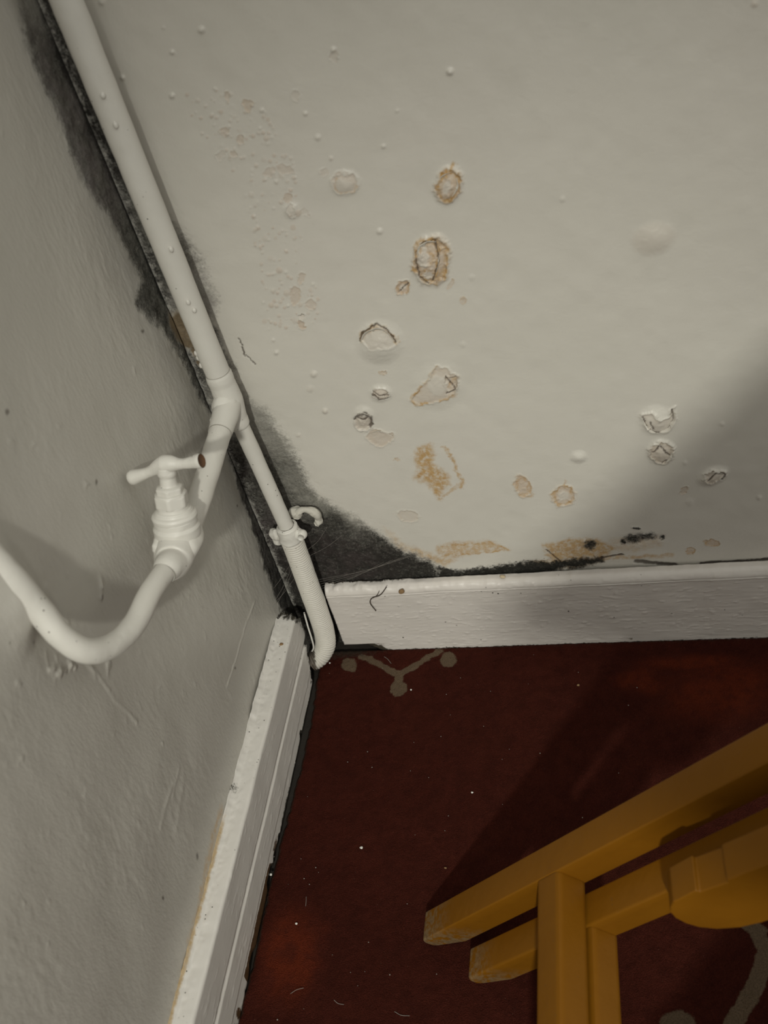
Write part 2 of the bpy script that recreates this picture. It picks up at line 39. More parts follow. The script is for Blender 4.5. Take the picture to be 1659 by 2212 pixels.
B_STAIN = [[[[0.2149,0.3195],[0.2282,0.3226],[0.2293,0.3062],[0.2245,0.2968],[0.2387,0.2805],[0.2397,0.2646],[0.2292,0.2551],[0.2245,0.2428],[0.2189,0.2561],[0.2159,0.269],[0.2013,0.2754],[0.209,0.2883],[0.2087,0.3084]],0.8],[[[0.2103,0.1673],[0.2319,0.1733],[0.2724,0.1699],[0.2911,0.1551],[0.2592,0.1538],[0.2305,0.1473],[0.2108,0.1472],[0.2054,0.1581]],0.6],[[[0.3329,0.1587],[0.3678,0.1657],[0.3936,0.1635],[0.4134,0.1466],[0.3968,0.1269],[0.3589,0.1171],[0.3099,0.1176],[0.2816,0.1131],[0.2998,0.1265],[0.3386,0.1331]],0.75],[[[0.1699,0.1706],[0.2031,0.1519],[0.2268,0.1419],[0.2113,0.1333],[0.1961,0.1443],[0.1764,0.1605]],0.6],[[[0.409,0.1622],[0.4597,0.1616],[0.4646,0.1462],[0.4338,0.1372],[0.4029,0.1436]],0.3],[[[0.1513,0.2035],[0.1683,0.1771],[0.208,0.1475],[0.201,0.1399],[0.1607,0.1674]],0.35]]
B_SLINE = [[[[0.2415,0.318],[0.2502,0.2941],[0.253,0.2667],[0.2504,0.2566]],0.003,0.7],[[[0.3918,0.1312],[0.4387,0.1299],[0.4746,0.1301]],0.004,0.6],[[[0.252,0.2668],[0.2395,0.2541],[0.2274,0.2447]],0.0025,0.5],[[[0.255,0.5478],[0.2596,0.5563],[0.2695,0.5575],[0.2759,0.5529],[0.2827,0.5437],[0.2821,0.5323],[0.2739,0.5169],[0.2645,0.5125],[0.2568,0.5184],[0.2511,0.5297],[0.255,0.5478]],0.0022,0.8],[[[0.2759,0.5529],[0.2757,0.5448],[0.2708,0.5363],[0.2709,0.5269],[0.2656,0.5162]],0.003,0.8],[[[0.2538,0.5255],[0.2608,0.5283],[0.2682,0.5263]],0.002,0.7],[[[0.2662,0.5462],[0.2696,0.5411],[0.2663,0.5346]],0.003,0.6],[[[0.2313,0.3987],[0.2191,0.3855],[0.2213,0.3769],[0.2358,0.3788]],0.0024,0.8],[[[0.2481,0.3797],[0.2657,0.3847],[0.2653,0.3882]],0.003,0.7],[[[0.2505,0.4208],[0.2353,0.4023]],0.0015,0.4],[[[0.2687,0.4039],[0.2596,0.397]],0.003,0.5],[[[0.3506,0.2398],[0.3517,0.2236],[0.3615,0.2198],[0.3713,0.2287],[0.3695,0.2448],[0.3615,0.2504],[0.3518,0.2418]],0.002,0.7],[[[0.3631,0.2523],[0.3654,0.2568]],0.002,0.5],[[[0.3143,0.264],[0.3218,0.2679],[0.3249,0.2595],[0.3226,0.2474],[0.3286,0.237],[0.3224,0.2355],[0.3128,0.2414],[0.3117,0.254],[0.3143,0.264]],0.0018,0.55],[[[0.2848,0.6043],[0.2902,0.6125],[0.2985,0.6144],[0.3041,0.6074],[0.3017,0.5975],[0.2944,0.5894],[0.2866,0.5915],[0.2845,0.6023]],0.0024,0.9],[[[0.2996,0.6142],[0.3013,0.6196]],0.0025,0.8],[[[0.2313,0.5157],[0.2313,0.5074],[0.24,0.5062],[0.2427,0.5156],[0.2316,0.5172]],0.0016,0.6],[[[0.2003,0.6239],[0.197,0.616],[0.202,0.6106],[0.212,0.609],[0.2164,0.6151]],0.0015,0.35],[[[0.1835,0.4607],[0.1885,0.4702],[0.1968,0.4738],[0.2094,0.4722],[0.2165,0.4622],[0.2184,0.4556]],0.003,0.5],[[[0.21,0.1657],[0.2393,0.168],[0.2722,0.1684],[0.2911,0.1551],[0.2534,0.1518],[0.2143,0.151]],0.0022,0.8],[[[0.3328,0.1571],[0.3676,0.1634],[0.3934,0.1612]],0.003,0.6],[[[0.3157,0.1204],[0.3539,0.1223],[0.397,0.13]],0.005,0.7],[[[0.334,0.1414],[0.3597,0.1274],[0.3921,0.1367]],0.004,0.6]]
B_CORE = [[0.2925,0.6023,239.3,-83.1,-47.5,-135.8,-0.6],[0.2608,0.54,177.0,-47.6,-19.9,-81.1,0.6],[0.2611,0.5226,192.3,-35.0,-33.3,-232.9,0.5],[0.2358,0.5117,282.2,-56.9,-41.0,-291.6,0.4],[0.3611,0.2339,153.4,-12.2,-13.8,-143.5,0.2],[0.2057,0.6172,114.8,-50.0,-56.2,-160.6,0.2],[0.2491,0.3994,84.1,-14.7,-9.6,-78.9,0.2]]
B_CRACK = [[[[0.06,0.478],[0.0616,0.4695]],0.0009],[[[0.0609,0.4673],[0.0606,0.4573]],0.0012],[[[0.0624,0.4582],[0.068,0.4461]],0.0008],[[[0.1825,0.4608],[0.1881,0.4703],[0.1969,0.4744],[0.2034,0.4766],[0.2133,0.469],[0.218,0.4556]],0.0014],[[[0.2601,0.4084],[0.2621,0.4007],[0.2669,0.3927],[0.2567,0.3881]],0.001],[[[0.1822,0.4006],[0.1866,0.3942],[0.1964,0.3942]],0.001],[[[0.1536,0.3658],[0.1602,0.3725],[0.168,0.3734],[0.1725,0.3668],[0.1719,0.3575],[0.1675,0.3536]],0.0022],[[[0.1577,0.3685],[0.1652,0.3657],[0.1711,0.3694]],0.0016],[[[0.1806,0.3961],[0.1863,0.3882],[0.1955,0.3895]],0.0014],[[[0.4476,0.3351],[0.4527,0.3196],[0.4594,0.3146],[0.4707,0.3145],[0.4788,0.3285],[0.4761,0.3411]],0.0011],[[[0.4551,0.3295],[0.4581,0.319]],0.001],[[[0.4567,0.2884],[0.4637,0.297],[0.4705,0.2869],[0.4751,0.2801],[0.4658,0.2728]],0.001],[[[0.5115,0.2441],[0.519,0.2544],[0.5283,0.2509],[0.5263,0.2433]],0.0011],[[[0.2621,0.5536],[0.2741,0.555],[0.2742,0.5358],[0.2651,0.5158]],0.0009],[[[0.2541,0.5387],[0.2532,0.5223],[0.2604,0.514]],0.0011],[[[0.3918,0.1312],[0.4207,0.1344]],0.002],[[[0.4359,0.1223],[0.4797,0.1125]],0.004],[[[0.5077,0.1127],[0.5794,0.1148]],0.0035],[[[0.3349,0.1507],[0.349,0.1283]],0.001],[[[0.2315,0.5083],[0.2419,0.5157]],0.0009]]
B_MOULD = [[[[-0.003,0.8214],[0.023,0.8166],[0.0192,0.7977],[0.0212,0.7523],[0.0233,0.6708],[0.0335,0.6307],[0.0389,0.6075],[0.0465,0.5879],[0.0518,0.5681],[0.0532,0.5383],[0.0518,0.5181],[0.0408,0.4984],[0.0411,0.4738],[0.0421,0.4247],[0.0484,0.4047],[0.0623,0.3857],[0.0686,0.3596],[0.0767,0.3272],[0.0799,0.2925],[0.085,0.2583],[0.1084,0.2362],[0.1306,0.2115],[0.1504,0.1865],[0.1708,0.161],[0.1958,0.1427],[0.2079,0.1203],[0.205,0.089],[0.1079,0.0869],[0.0396,-0.039],[-0.0005,-0.0582]],0.01],[[[0.2,0.1342],[0.2324,0.1235],[0.2669,0.129],[0.306,0.1325],[0.3438,0.1311],[0.3972,0.1347],[0.3967,0.1237],[0.2971,0.102],[0.1993,0.0972]],0.005]]
B_MSPOT = [[0.3853,0.1543,95.9,-5.8,-6.8,-81.6],[0.4334,0.1594,70.2,-2.1,-8.1,-95.1],[0.4471,0.1627,62.0,-1.3,-8.2,-95.9],[0.3651,0.1286,62.4,-4.5,-9.0,-114.3],[0.4647,0.1589,199.4,-1.9,-16.3,-191.8],[0.4374,0.1761,142.2,-3.9,-23.9,-272.3],[0.4215,0.1558,195.1,-7.2,-13.9,-165.1]]
B_DARK = [[0.0072,0.7999,0.75,0.3],[0.0095,0.7543,0.8,0.3],[0.0135,0.6887,0.85,0.2],[0.0058,0.5748,0.7,0.0],[0.0139,0.4689,0.7,0.1],[0.0433,0.5977,0.35,0.1],[0.0496,0.5389,0.12,0.7],[0.0469,0.3999,0.2,0.1],[0.0621,0.3473,0.3,0.05],[0.0657,0.2855,0.38,0.0],[0.0287,0.2747,0.75,0.1],[0.0832,0.2475,0.35,0.0],[0.0037,0.2321,0.75,0.7],[0.1179,0.2293,0.2,0.1],[0.092,0.2165,0.8,0.1],[0.0706,0.1789,0.95,0.6],[0.1088,0.1429,0.95,0.7],[0.1434,0.1402,0.95,0.3],[0.1761,0.1294,0.9,0.1],[0.1583,0.1835,0.75,0.1],[-0.0051,0.1259,0.95,0.3],[-0.0014,0.0526,0.95,0.2],[0.2877,0.1168,0.95,0],[0.3981,0.1517,0.95,0],[0.0124,0.312,0.8,0.3]]
L_MOULD = [[[[-0.0083,0.8188],[0.0071,0.8226],[0.0197,0.8065],[0.0303,0.7897],[0.0403,0.7657],[0.0379,0.7437],[0.0369,0.7193],[0.0457,0.698],[0.0454,0.674],[0.0365,0.6533],[0.0227,0.6248],[0.024,0.6028],[0.0213,0.5778],[0.0189,0.5594],[0.0473,0.5566],[0.0316,0.5292],[0.0216,0.5071],[0.0149,0.4808],[0.0096,0.4545],[0.0097,0.431],[0.0041,0.4024],[-0.0233,0.3749],[-0.0162,0.3869]],0.008],[[[-0.017,0.3402],[-0.0041,0.3475],[0.0042,0.3169],[0.0148,0.2839],[0.0142,0.2463],[0.0247,0.2023],[0.0325,0.153],[0.033,0.1189],[0.0198,0.0763],[-0.0229,0.0153]],0.006]]
L_MSPOT = [[0.0088,0.5357,-15.9,-19.7,32.7,-54.0],[0.0035,0.5579,-26.4,-32.7,28.8,-50.1],[0.0106,0.516,-25.9,-32.3,59.6,-94.5]]
L_DARK = [[0.0143,0.805,0.25,0.2],[0.0227,0.7704,0.5,0.5],[-0.0137,0.7552,0.8,0.2],[0.0205,0.7262,0.45,0.7],[-0.0125,0.694,0.8,0.1],[0.0218,0.6798,0.45,0.8],[-0.0003,0.6489,0.55,0.5],[-0.0068,0.6007,0.6,0],[-0.0139,0.5479,0.7,0],[0.0167,0.5354,0.7,0],[0.0053,0.4686,0.7,0],[-0.0059,0.4072,0.7,0.1],[-0.0072,0.314,0.7,0.3],[0.0067,0.2156,0.85,0.4],[0.0283,0.1223,0.95,0.2],[0.0794,0.0853,0.95,0.1]]
L_BROWN = [[-0.0087,0.4956,-38.5,-0.9,17.9,-41.2],[-0.018,0.4527,-68.3,-1.2,25.9,-54.5]]
B_BROWN = [[0.008,0.4963,74.1,-0.8,10.3,-39.7],[0.0105,0.4665,157.5,-1.3,17.3,-63.5]]
L_STAIN = [[[[0.3161,0.1201],[0.3558,0.1192],[0.4084,0.1117],[0.4624,0.107],[0.5077,0.1004]],0.006,0.6]]
L_RIDGE = [[[[0.0831,0.1771],[0.1282,0.1815],[0.1729,0.1806],[0.2067,0.1831]],0.0016,0.9],[[[0.3551,0.4268],[0.3494,0.4013],[0.3494,0.3599],[0.3424,0.3189]],0.0015,0.8],[[[0.3501,0.3707],[0.3453,0.3288]],0.001,-0.4],[[[0.0055,0.3909],[0.0244,0.3807],[0.0702,0.3904]],0.0015,0.7],[[[0.3475,0.2283],[0.3726,0.2315],[0.3925,0.2267]],0.003,0.6],[[[0.3328,0.228],[0.3586,0.223]],0.002,0.5],[[[0.2893,0.4425],[0.2985,0.433]],0.004,1.3],[[[0.3429,0.4944],[0.3425,0.462],[0.3476,0.4561]],0.003,1.0],[[[0.3801,0.4649],[0.386,0.4561],[0.3875,0.4411]],0.0016,0.5],[[[0.3732,0.4533],[0.382,0.4365]],0.0016,0.5],[[[0.3646,0.4393],[0.3708,0.43]],0.0016,0.5],[[[0.3471,0.4164],[0.3537,0.3978]],0.0016,0.5],[[[0.3296,0.3904],[0.3411,0.3838]],0.0016,0.5],[[[0.3345,0.2144],[0.3776,0.1983]],0.004,0.4],[[[0.2173,0.0944],[0.2796,0.112]],0.003,0.4]]
L_BUMP = [[0.1031,0.3659,-326.7,-108.3,178.9,-243.9,0.18],[0.2371,0.5619,-300.9,-129.7,184.6,-316.8,0.37],[0.142,0.2692,-185.7,-62.1,266.6,-295.5,0.44],[0.2318,0.6253,-320.2,-141.6,272.4,-566.5,0.16],[0.1084,0.7287,-487.9,-195.2,148.0,-546.1,0.44],[0.479,0.3839,-618.1,-313.2,521.0,-380.6,0.16],[0.2877,0.5182,-308.9,-137.9,263.4,-373.6,0.21],[0.2338,0.3542,-287.1,-111.7,293.5,-326.5,0.32],[0.0779,0.3288,-331.4,-104.3,147.6,-195.1,0.32],[0.0511,0.5443,-220.8,-74.0,133.6,-281.9,0.41],[0.1955,0.5837,-558.0,-231.4,211.0,-409.1,0.29],[0.409,0.2636,-375.2,-168.8,418.9,-294.9,0.33],[0.0546,0.7188,-261.0,-96.2,130.5,-491.8,0.32],[0.3384,0.423,-497.0,-223.8,225.6,-238.8,0.22],[0.1155,0.7032,-362.9,-144.6,134.9,-439.6,0.39],[0.5321,0.329,-452.6,-234.5,303.7,-175.5,0.28],[0.4288,0.3898,-361.3,-175.2,399.7,-331.6,0.22],[0.4347,0.4273,-633.1,-314.2,324.4,-285.1,0.28],[0.2698,0.5912,-527.2,-239.3,248.9,-439.7,0.43],[0.2086,0.1727,-190.8,-66.6,172.1,-151.8,0.43],[0.1771,0.2994,-383.6,-136.0,287.4,-317.9,0.34],[0.1282,0.7449,-548.5,-227.3,119.5,-465.4,0.44],[0.047,0.6757,-441.5,-157.3,108.5,-344.9,0.18],[0.371,0.4787,-727.0,-347.5,270.7,-302.0,0.44],[0.2725,0.2591,-326.2,-127.1,305.0,-274.5,0.29],[0.3623,0.1663,-236.9,-97.6,432.1,-292.1,0.33],[0.442,0.3727,-749.1,-365.0,459.7,-359.2,0.32],[0.328,0.3212,-502.3,-213.6,280.2,-252.4,0.35],[0.1099,0.5675,-324.2,-119.4,137.6,-286.8,0.2],[0.0618,0.3211,-212.0,-65.0,168.2,-223.9,0.42],[0.1068,0.3666,-406.8,-135.6,148.7,-202.0,0.42],[0.2917,0.3485,-443.0,-183.4,220.2,-221.0,0.27],[0.4981,0.1361,-281.5,-130.3,520.4,-250.4,0.26],[0.1441,0.3689,-251.3,-88.1,274.4,-356.3,0.31],[0.4679,0.2825,-464.2,-222.5,521.5,-331.0,0.23],[0.0671,0.336,-269.9,-83.9,234.5,-317.9,0.16],[0.4545,0.4397,-635.7,-323.3,496.9,-427.9,0.45],[0.0883,0.655,-375.3,-140.4,215.2,-603.1,0.19],[0.4429,0.1242,-263.2,-115.3,319.5,-173.2,0.2],[0.3541,0.3359,-350.0,-153.9,246.3,-216.6,0.23],[0.0593,0.4716,-320.7,-105.0,132.1,-233.2,0.17],[0.4523,0.4385,-891.2,-452.0,284.9,-246.0,0.37],[0.2228,0.5846,-381.9,-163.7,178.2,-332.6,0.26],[0.3166,0.1409,-442.3,-172.0,225.5,-160.4,0.42],[0.4477,0.1772,-309.3,-139.1,455.3,-261.1,0.42],[0.1735,0.6665,-305.3,-128.6,137.6,-358.8,0.26],[0.0743,0.3628,-317.9,-101.1,204.1,-287.0,0.26],[0.1772,0.1857,-211.7,-71.5,158.2,-148.5,0.23],[0.2497,0.4078,-497.3,-201.9,307.5,-367.4,0.35],[0.0759,0.5423,-371.3,-128.9,147.7,-301.0,0.37],[0.3708,0.2653,-457.5,-198.3,287.9,-219.5,0.22],[0.1645,0.4741,-294.6,-111.4,243.2,-376.6,0.19],[0.3999,0.4945,-438.4,-217.3,370.5,-403.9,0.19],[0.324,0.3362,-272.7,-116.3,222.0,-206.5,0.29],[0.2581,0.4961,-553.7,-236.6,293.5,-415.0,0.17],[0.2576,0.5979,-328.2,-147.5,213.8,-392.8,0.17],[0.4632,0.297,-475.4,-228.3,393.2,-258.0,0.17],[0.0541,0.3764,-184.5,-57.3,174.7,-257.9,0.31],[0.209,0.108,-350.2,-119.0,189.1,-153.7,0.2],[0.3564,0.4674,-403.3,-188.9,209.7,-234.8,0.28],[0.1051,0.5216,-241.1,-86.3,142.7,-266.5,0.44],[0.4945,0.3948,-985.7,-509.1,628.1,-450.1,0.28],[0.2192,0.172,-206.7,-73.0,332.5,-288.4,0.33],[0.2954,0.4036,-442.5,-188.6,306.9,-337.6,0.19],[0.1596,0.7015,-471.4,-198.7,164.1,-500.7,0.28],[0.3163,0.4801,-350.8,-158.6,373.7,-462.7,0.34],[0.1843,0.4089,-550.7,-207.0,223.4,-295.0,0.33],[0.1876,0.544,-488.0,-196.5,190.8,-336.5,0.35],[0.1944,0.4273,-374.1,-143.6,197.6,-266.4,0.36],[0.2592,0.1272,-188.0,-68.3,346.9,-267.2,0.34],[0.2489,0.6036,-740.7,-330.4,207.4,-392.8,0.21],[0.2521,0.2469,-245.1,-92.8,203.7,-186.1,0.44],[0.2773,0.1116,-220.7,-81.3,339.7,-249.3,0.33],[0.1949,0.3642,-392.6,-146.5,172.7,-207.2,0.4],[0.3267,0.1072,-310.8,-120.5,328.0,-220.0,0.33],[0.2402,0.2889,-508.4,-193.5,346.7,-343.6,0.37],[0.0889,0.4362,-231.2,-77.7,197.9,-313.2,0.26],[0.5262,0.3765,-989.8,-521.2,342.3,-218.0,0.4],[0.472,0.3584,-359.6,-178.9,341.0,-242.3,0.26],[0.4121,0.337,-695.3,-324.0,408.7,-320.7,0.15],[0.4641,0.1047,-283.8,-125.8,248.5,-125.2,0.17],[0.434,0.0993,-309.2,-132.9,362.4,-194.4,0.39],[0.2056,0.4023,-235.6,-90.6,173.0,-218.7,0.28],[0.2052,0.3346,-255.4,-95.2,191.7,-215.4,0.42],[0.3991,0.4555,-639.3,-310.7,234.3,-235.2,0.24],[0.2471,0.4498,-491.0,-202.7,207.9,-270.8,0.41],[0.5289,0.2827,-380.3,-192.5,602.0,-326.2,0.28],[0.2978,0.3026,-245.6,-100.3,332.7,-306.7,0.27],[0.2423,0.4597,-278.0,-114.7,300.9,-403.1,0.31],[0.5143,0.2017,-406.6,-196.2,355.9,-178.7,0.27],[0.2,0.2594,-261.8,-93.8,267.9,-269.8,0.37],[0.43,0.3525,-324.6,-154.9,368.1,-285.3,0.38],[0.4064,0.4545,-644.1,-315.1,317.7,-313.4,0.17],[0.371,0.4652,-352.0,-167.2,252.1,-273.2,0.19],[0.4279,0.311,-699.6,-327.2,275.9,-200.6,0.16],[0.0704,0.3493,-208.2,-65.4,137.1,-189.2,0.25],[0.1618,0.5122,-533.6,-204.8,198.3,-335.7,0.29],[0.3709,0.3438,-304.3,-136.6,237.3,-204.8,0.41],[0.0741,0.3147,-324.4,-100.9,242.9,-315.3,0.37],[0.1653,0.152,-211.4,-69.3,232.5,-212.4,0.23],[0.0861,0.2037,-163.7,-49.4,195.1,-211.8,0.17],[0.1821,0.557,-337.8,-136.0,257.7,-473.8,0.17],[0.4505,0.1223,-273.9,-120.7,352.9,-187.5,0.15],[0.4731,0.3214,-485.7,-237.9,362.4,-241.4,0.28],[0.4789,0.3529,-542.2,-270.8,389.7,-269.7,0.17],[0.1528,0.6398,-617.7,-249.9,163.0,-398.5,0.26],[0.4748,0.3772,-583.8,-293.8,440.4,-321.2,0.39],[0.4702,0.2048,-301.3,-139.9,551.8,-311.4,0.25],[0.4787,0.1193,-363.7,-164.3,294.8,-146.0,0.32],[0.093,0.6296,-483.0,-179.4,131.3,-335.7,0.22],[0.0988,0.2128,-238.6,-73.5,311.4,-336.9,0.42],[0.4627,0.1622,-378.8,-171.6,406.3,-220.7,0.27],[0.4633,0.4519,-423.5,-218.4,286.0,-247.3,0.25],[0.4281,0.4307,-373.0,-184.2,275.9,-247.8,0.32],[0.5101,0.3441,-408.8,-209.2,460.1,-289.6,0.35],[0.2297,0.4532,-305.6,-123.8,325.0,-438.0,0.18],[0.2041,0.3158,-485.9,-179.3,167.0,-182.4,0.42],[0.1011,0.7575,-356.7,-143.5,176.1,-759.6,0.26],[0.4446,0.4497,-560.3,-283.6,400.9,-360.4,0.27],[0.2436,0.5102,-159.9,-190.3,224.0,-248.5,0.7],[0.3818,0.4506,-92.9,-109.1,168.8,-126.7,1.6],[0.3793,0.4403,-108.5,-127.7,146.6,-108.8,1.6],[0.3678,0.4342,-130.7,-154.5,228.9,-172.5,1.4],[0.334,0.3868,-177.5,-213.9,177.1,-132.9,0.8],[0.2917,0.4395,-182.2,-218.6,197.3,-175.9,1.1],[0.2726,0.5718,-128.7,-150.0,234.2,-280.4,0.4],[0.2911,0.5916,-157.4,-181.8,242.2,-292.9,0.4],[0.4168,0.476,-159.2,-184.2,256.2,-184.8,0.5],[0.3319,0.2698,-235.3,-292.6,344.2,-219.0,0.6],[0.1907,0.309,-200.3,-254.1,275.0,-239.2,0.5],[0.0148,0.3792,-86.5,-111.6,157.5,-195.2,1.0]]
L_SPECK = [[0.0629,0.536,-182.2,-223.8,321.3,-495.3],[-0.062,0.6592,-7384.1,-9021.5,9415.9,-22727.4],[0.2318,0.4996,-305.9,-366.2,250.8,-278.2],[0.2981,0.4324,-363.5,-436.4,285.2,-248.1],[0.1781,0.1767,-158.1,-208.3,533.3,-399.1],[0.4361,0.1839,-239.6,-298.2,480.0,-214.2],[0.0325,0.2839,-229.0,-302.0,436.7,-460.8],[0.3771,0.1428,-201.5,-256.8,267.6,-131.9],[0.2788,0.609,-255.1,-294.2,267.9,-345.7],[0.4035,0.5055,-662.3,-762.9,1250.5,-986.1],[0.3844,0.4823,-401.2,-466.8,796.3,-629.2]]
MOTIF_DOT = [[0.1372,-0.0821,92.5,10.8,-2.0,-78.7],[0.1966,-0.0385,87.5,6.7,-2.9,-79.9],[0.066,-0.0436,88.0,13.9,-2.8,-83.4],[0.4366,-0.4555,59.9,-5.8,4.4,-72.9]]
MOTIF_LINE = [[[[0.1366,-0.0771],[0.1346,-0.0606]],0.0062],[[[0.1349,-0.0627],[0.093,-0.0348],[0.0797,-0.0298]],0.0052],[[[0.1349,-0.0627],[0.1731,-0.0317],[0.1846,-0.0247]],0.0052],[[[0.503,-0.3533],[0.5187,-0.3679],[0.5223,-0.3889],[0.5127,-0.4118],[0.4927,-0.4403],[0.4781,-0.462]],0.0085]]
CARPET_RED = [[0.5218,-0.094,13.1,-0.2,3.1,-20.9],[0.4353,-0.0785,31.4,-2.3,-1.2,-42.6],[0.4957,-0.0533,13.6,-1.1,0.8,-73.4],[0.057,-0.4099,21.9,0.4,-2.1,-18.4]]
CARPET_EDGE = [[0.0368,-0.0328],[0.0261,-0.0445],[0.0321,-0.1305],[0.0309,-0.1981],[0.0274,-0.2701],[0.0242,-0.3456],[0.0249,-0.4118],[0.0219,-0.4688],[0.0213,-0.5262]]
BOARD_START = [0.0078,-0.031,0.1054]
CRUMBS = [[0.1189,-0.2939,0.0024,0],[0.0205,-0.327,0.0021,0],[0.359,-0.0831,0.0021,1],[0.2148,-0.3147,0.0016,1],[0.0608,-0.3791,0.0016,0],[0.2385,-0.2263,0.0016,0],[0.153,-0.0846,0.0016,0],[0.0379,-0.0389,0.0016,0],[0.0186,-0.3063,0.0021,0]]
WIRE = [[0.027,-0.0256,0.0631],[0.027,-0.0294,0.0536],[0.027,-0.0356,0.047],[0.027,-0.0487,0.0493],[0.027,-0.06,0.0571]]
LEDGE = [[0.0044, -0.0909, 0.107], [0.1567, -0.0205, 0.1139], [0.2806, -0.012, 0.1239]]
TWIG = [[0.1398, -0.0215, 0.1239], [0.1291, -0.0215, 0.1101], [0.1173, -0.0215, 0.1048], [0.1128, -0.0215, 0.0954], [0.1166, -0.0215, 0.0801]]

# ------------------------------------------------------------------ helpers
def lattice(u, v, seed):
    iu = np.floor(u).astype(np.int64); iv = np.floor(v).astype(np.int64)
    fu = u - iu; fv = v - iv
    fu = fu*fu*fu*(fu*(fu*6-15)+10); fv = fv*fv*fv*(fv*(fv*6-15)+10)
    def h(a, b):
        n = (a*374761393 + b*668265263 + seed*2147483647) & 0xffffffff
        n = ((n ^ (n >> 13))*1274126177) & 0xffffffff
        return ((n ^ (n >> 16)) & 0xffff)/65535.0
    return (h(iu,iv)*(1-fu)+h(iu+1,iv)*fu)*(1-fv)+(h(iu,iv+1)*(1-fu)+h(iu+1,iv+1)*fu)*fv
def fbm(u, v, freq, seed=0, octv=4):
    u = np.asarray(u, float); v = np.asarray(v, float)
    s = 0; a = .5; t = 0
    for k in range(octv):
        s = s + a*lattice(u*freq+17.3*k, v*freq-9.1*k, seed+k); t += a; a *= .5; freq *= 2.03
    return s/t
def sstep(a, b, x):
    t = np.clip((x-a)/(b-a), 0, 1); return t*t*(3-2*t)
def seg_dist(u, v, pts, closed=False):
    d = np.full(u.shape, 9.0); n = len(pts)
    for i in range(n if closed else n-1):
        a = pts[i]; b = pts[(i+1) % n]
        ex, ey = b[0]-a[0], b[1]-a[1]; L = ex*ex+ey*ey+1e-12
        t = np.clip(((u-a[0])*ex+(v-a[1])*ey)/L, 0, 1)
        d = np.minimum(d, np.hypot(u-a[0]-t*ex, v-a[1]-t*ey))
    return d
def poly_sd(u, v, pts):                       # negative inside
    d = seg_dist(u, v, pts, True); inside = np.zeros(u.shape, bool); n = len(pts); j = n-1
    for i in range(n):
        xi, yi = pts[i]; xj, yj = pts[j]
        c = ((yi > v) != (yj > v))
        with np.errstate(divide='ignore', invalid='ignore'):
            c &= u < (xj-xi)*(v-yi)/((yj-yi) if yj != yi else 1e-12)+xi
        inside ^= c; j = i
    return np.where(inside, -d, d)
def ell_r(u, v, e):
    a, b = u-e[0], v-e[1]
    return np.hypot(e[2]*a+e[3]*b, e[4]*a+e[5]*b)
def near(u, v, cx, cz, rad):
    return np.nonzero((np.abs(u-cx) < rad) & (np.abs(v-cz) < rad))
def bbox_idx(u, v, pts, pad):
    xs = [p[0] for p in pts]; ys = [p[1] for p in pts]
    return np.nonzero((u > min(xs)-pad) & (u < max(xs)+pad) & (v > min(ys)-pad) & (v < max(ys)+pad))

def new_mesh(name, verts, quads, attrs=None, smooth=True):
    verts = np.asarray(verts, np.float32).reshape(-1, 3); me = bpy.data.meshes.new(name)
    me.vertices.add(len(verts)); me.vertices.foreach_set('co', verts.ravel())
    q4 = np.asarray([q for q in quads], np.int32) if not isinstance(quads, np.ndarray) else quads.astype(np.int32)
    me.loops.add(q4.size); me.loops.foreach_set('vertex_index', q4.ravel())
    me.polygons.add(len(q4)); me.polygons.foreach_set('loop_start', np.arange(0, q4.size, 4, dtype=np.int32))
    me.polygons.foreach_set('loop_total', np.full(len(q4), 4, np.int32))
    me.polygons.foreach_set('use_smooth', np.full(len(q4), smooth, bool))
    for k, a in (attrs or {}).items():
        at = me.attributes.new(k, 'FLOAT', 'POINT'); at.data.foreach_set('value', np.asarray(a, np.float32).ravel())
    me.update(calc_edges=True); me.validate()
    return me
def link(name, me, mat, parent=None, kind=None):
    o = bpy.data.objects.new(name, me); COL.objects.link(o)
    if mat: me.materials.append(mat)
    if parent: o.parent = parent
    if kind: o['kind'] = kind
    return o
def thing(name, label, cat, group=None):
    o = bpy.data.objects.new(name, None); COL.objects.link(o); o['label'] = label; o['category'] = cat
    if group: o['group'] = group
    return o
def tag(o, label, cat, group=None, kind=None):
    o['label'] = label; o['category'] = cat
    if group: o['group'] = group
    if kind: o['kind'] = kind
    return o
def set_origin(o, p):
    p = Vector(p); o.data.transform(Matrix.Translation(-p)); o.location = p
    return o

def slab(name, P, out, back, mat, attrs, flip=False, kind='structure'):
    """a front sheet P (n,m,3) with relief, closed into a solid by a flat back `back` metres behind it"""
    n, mm = P.shape[:2]; idx = np.arange(n*mm).reshape(n, mm)
    q = np.stack([idx[:-1, :-1], idx[1:, :-1], idx[1:, 1:], idx[:-1, 1:]], -1).reshape(-1, 4)
    ring = np.concatenate([idx[:-1, 0], idx[-1, :-1], idx[:0:-1, -1], idx[0, :0:-1]])
    V = P.reshape(-1, 3); base = len(V)
    bk = V[ring] - np.asarray(out)*back
    r2 = base+np.arange(len(ring)); nxt = np.roll(np.arange(len(ring)), -1)
    side = np.stack([ring[nxt], ring, r2, r2[nxt]], -1)
    V = np.concatenate([V, bk]); q = np.concatenate([q, side])
    if flip: q = q[:, ::-1]
    A = {k: np.concatenate([a.ravel(), np.zeros(len(ring))]) for k, a in attrs.items()}
    return link(name, new_mesh(name, V, q, A), mat, None, kind)

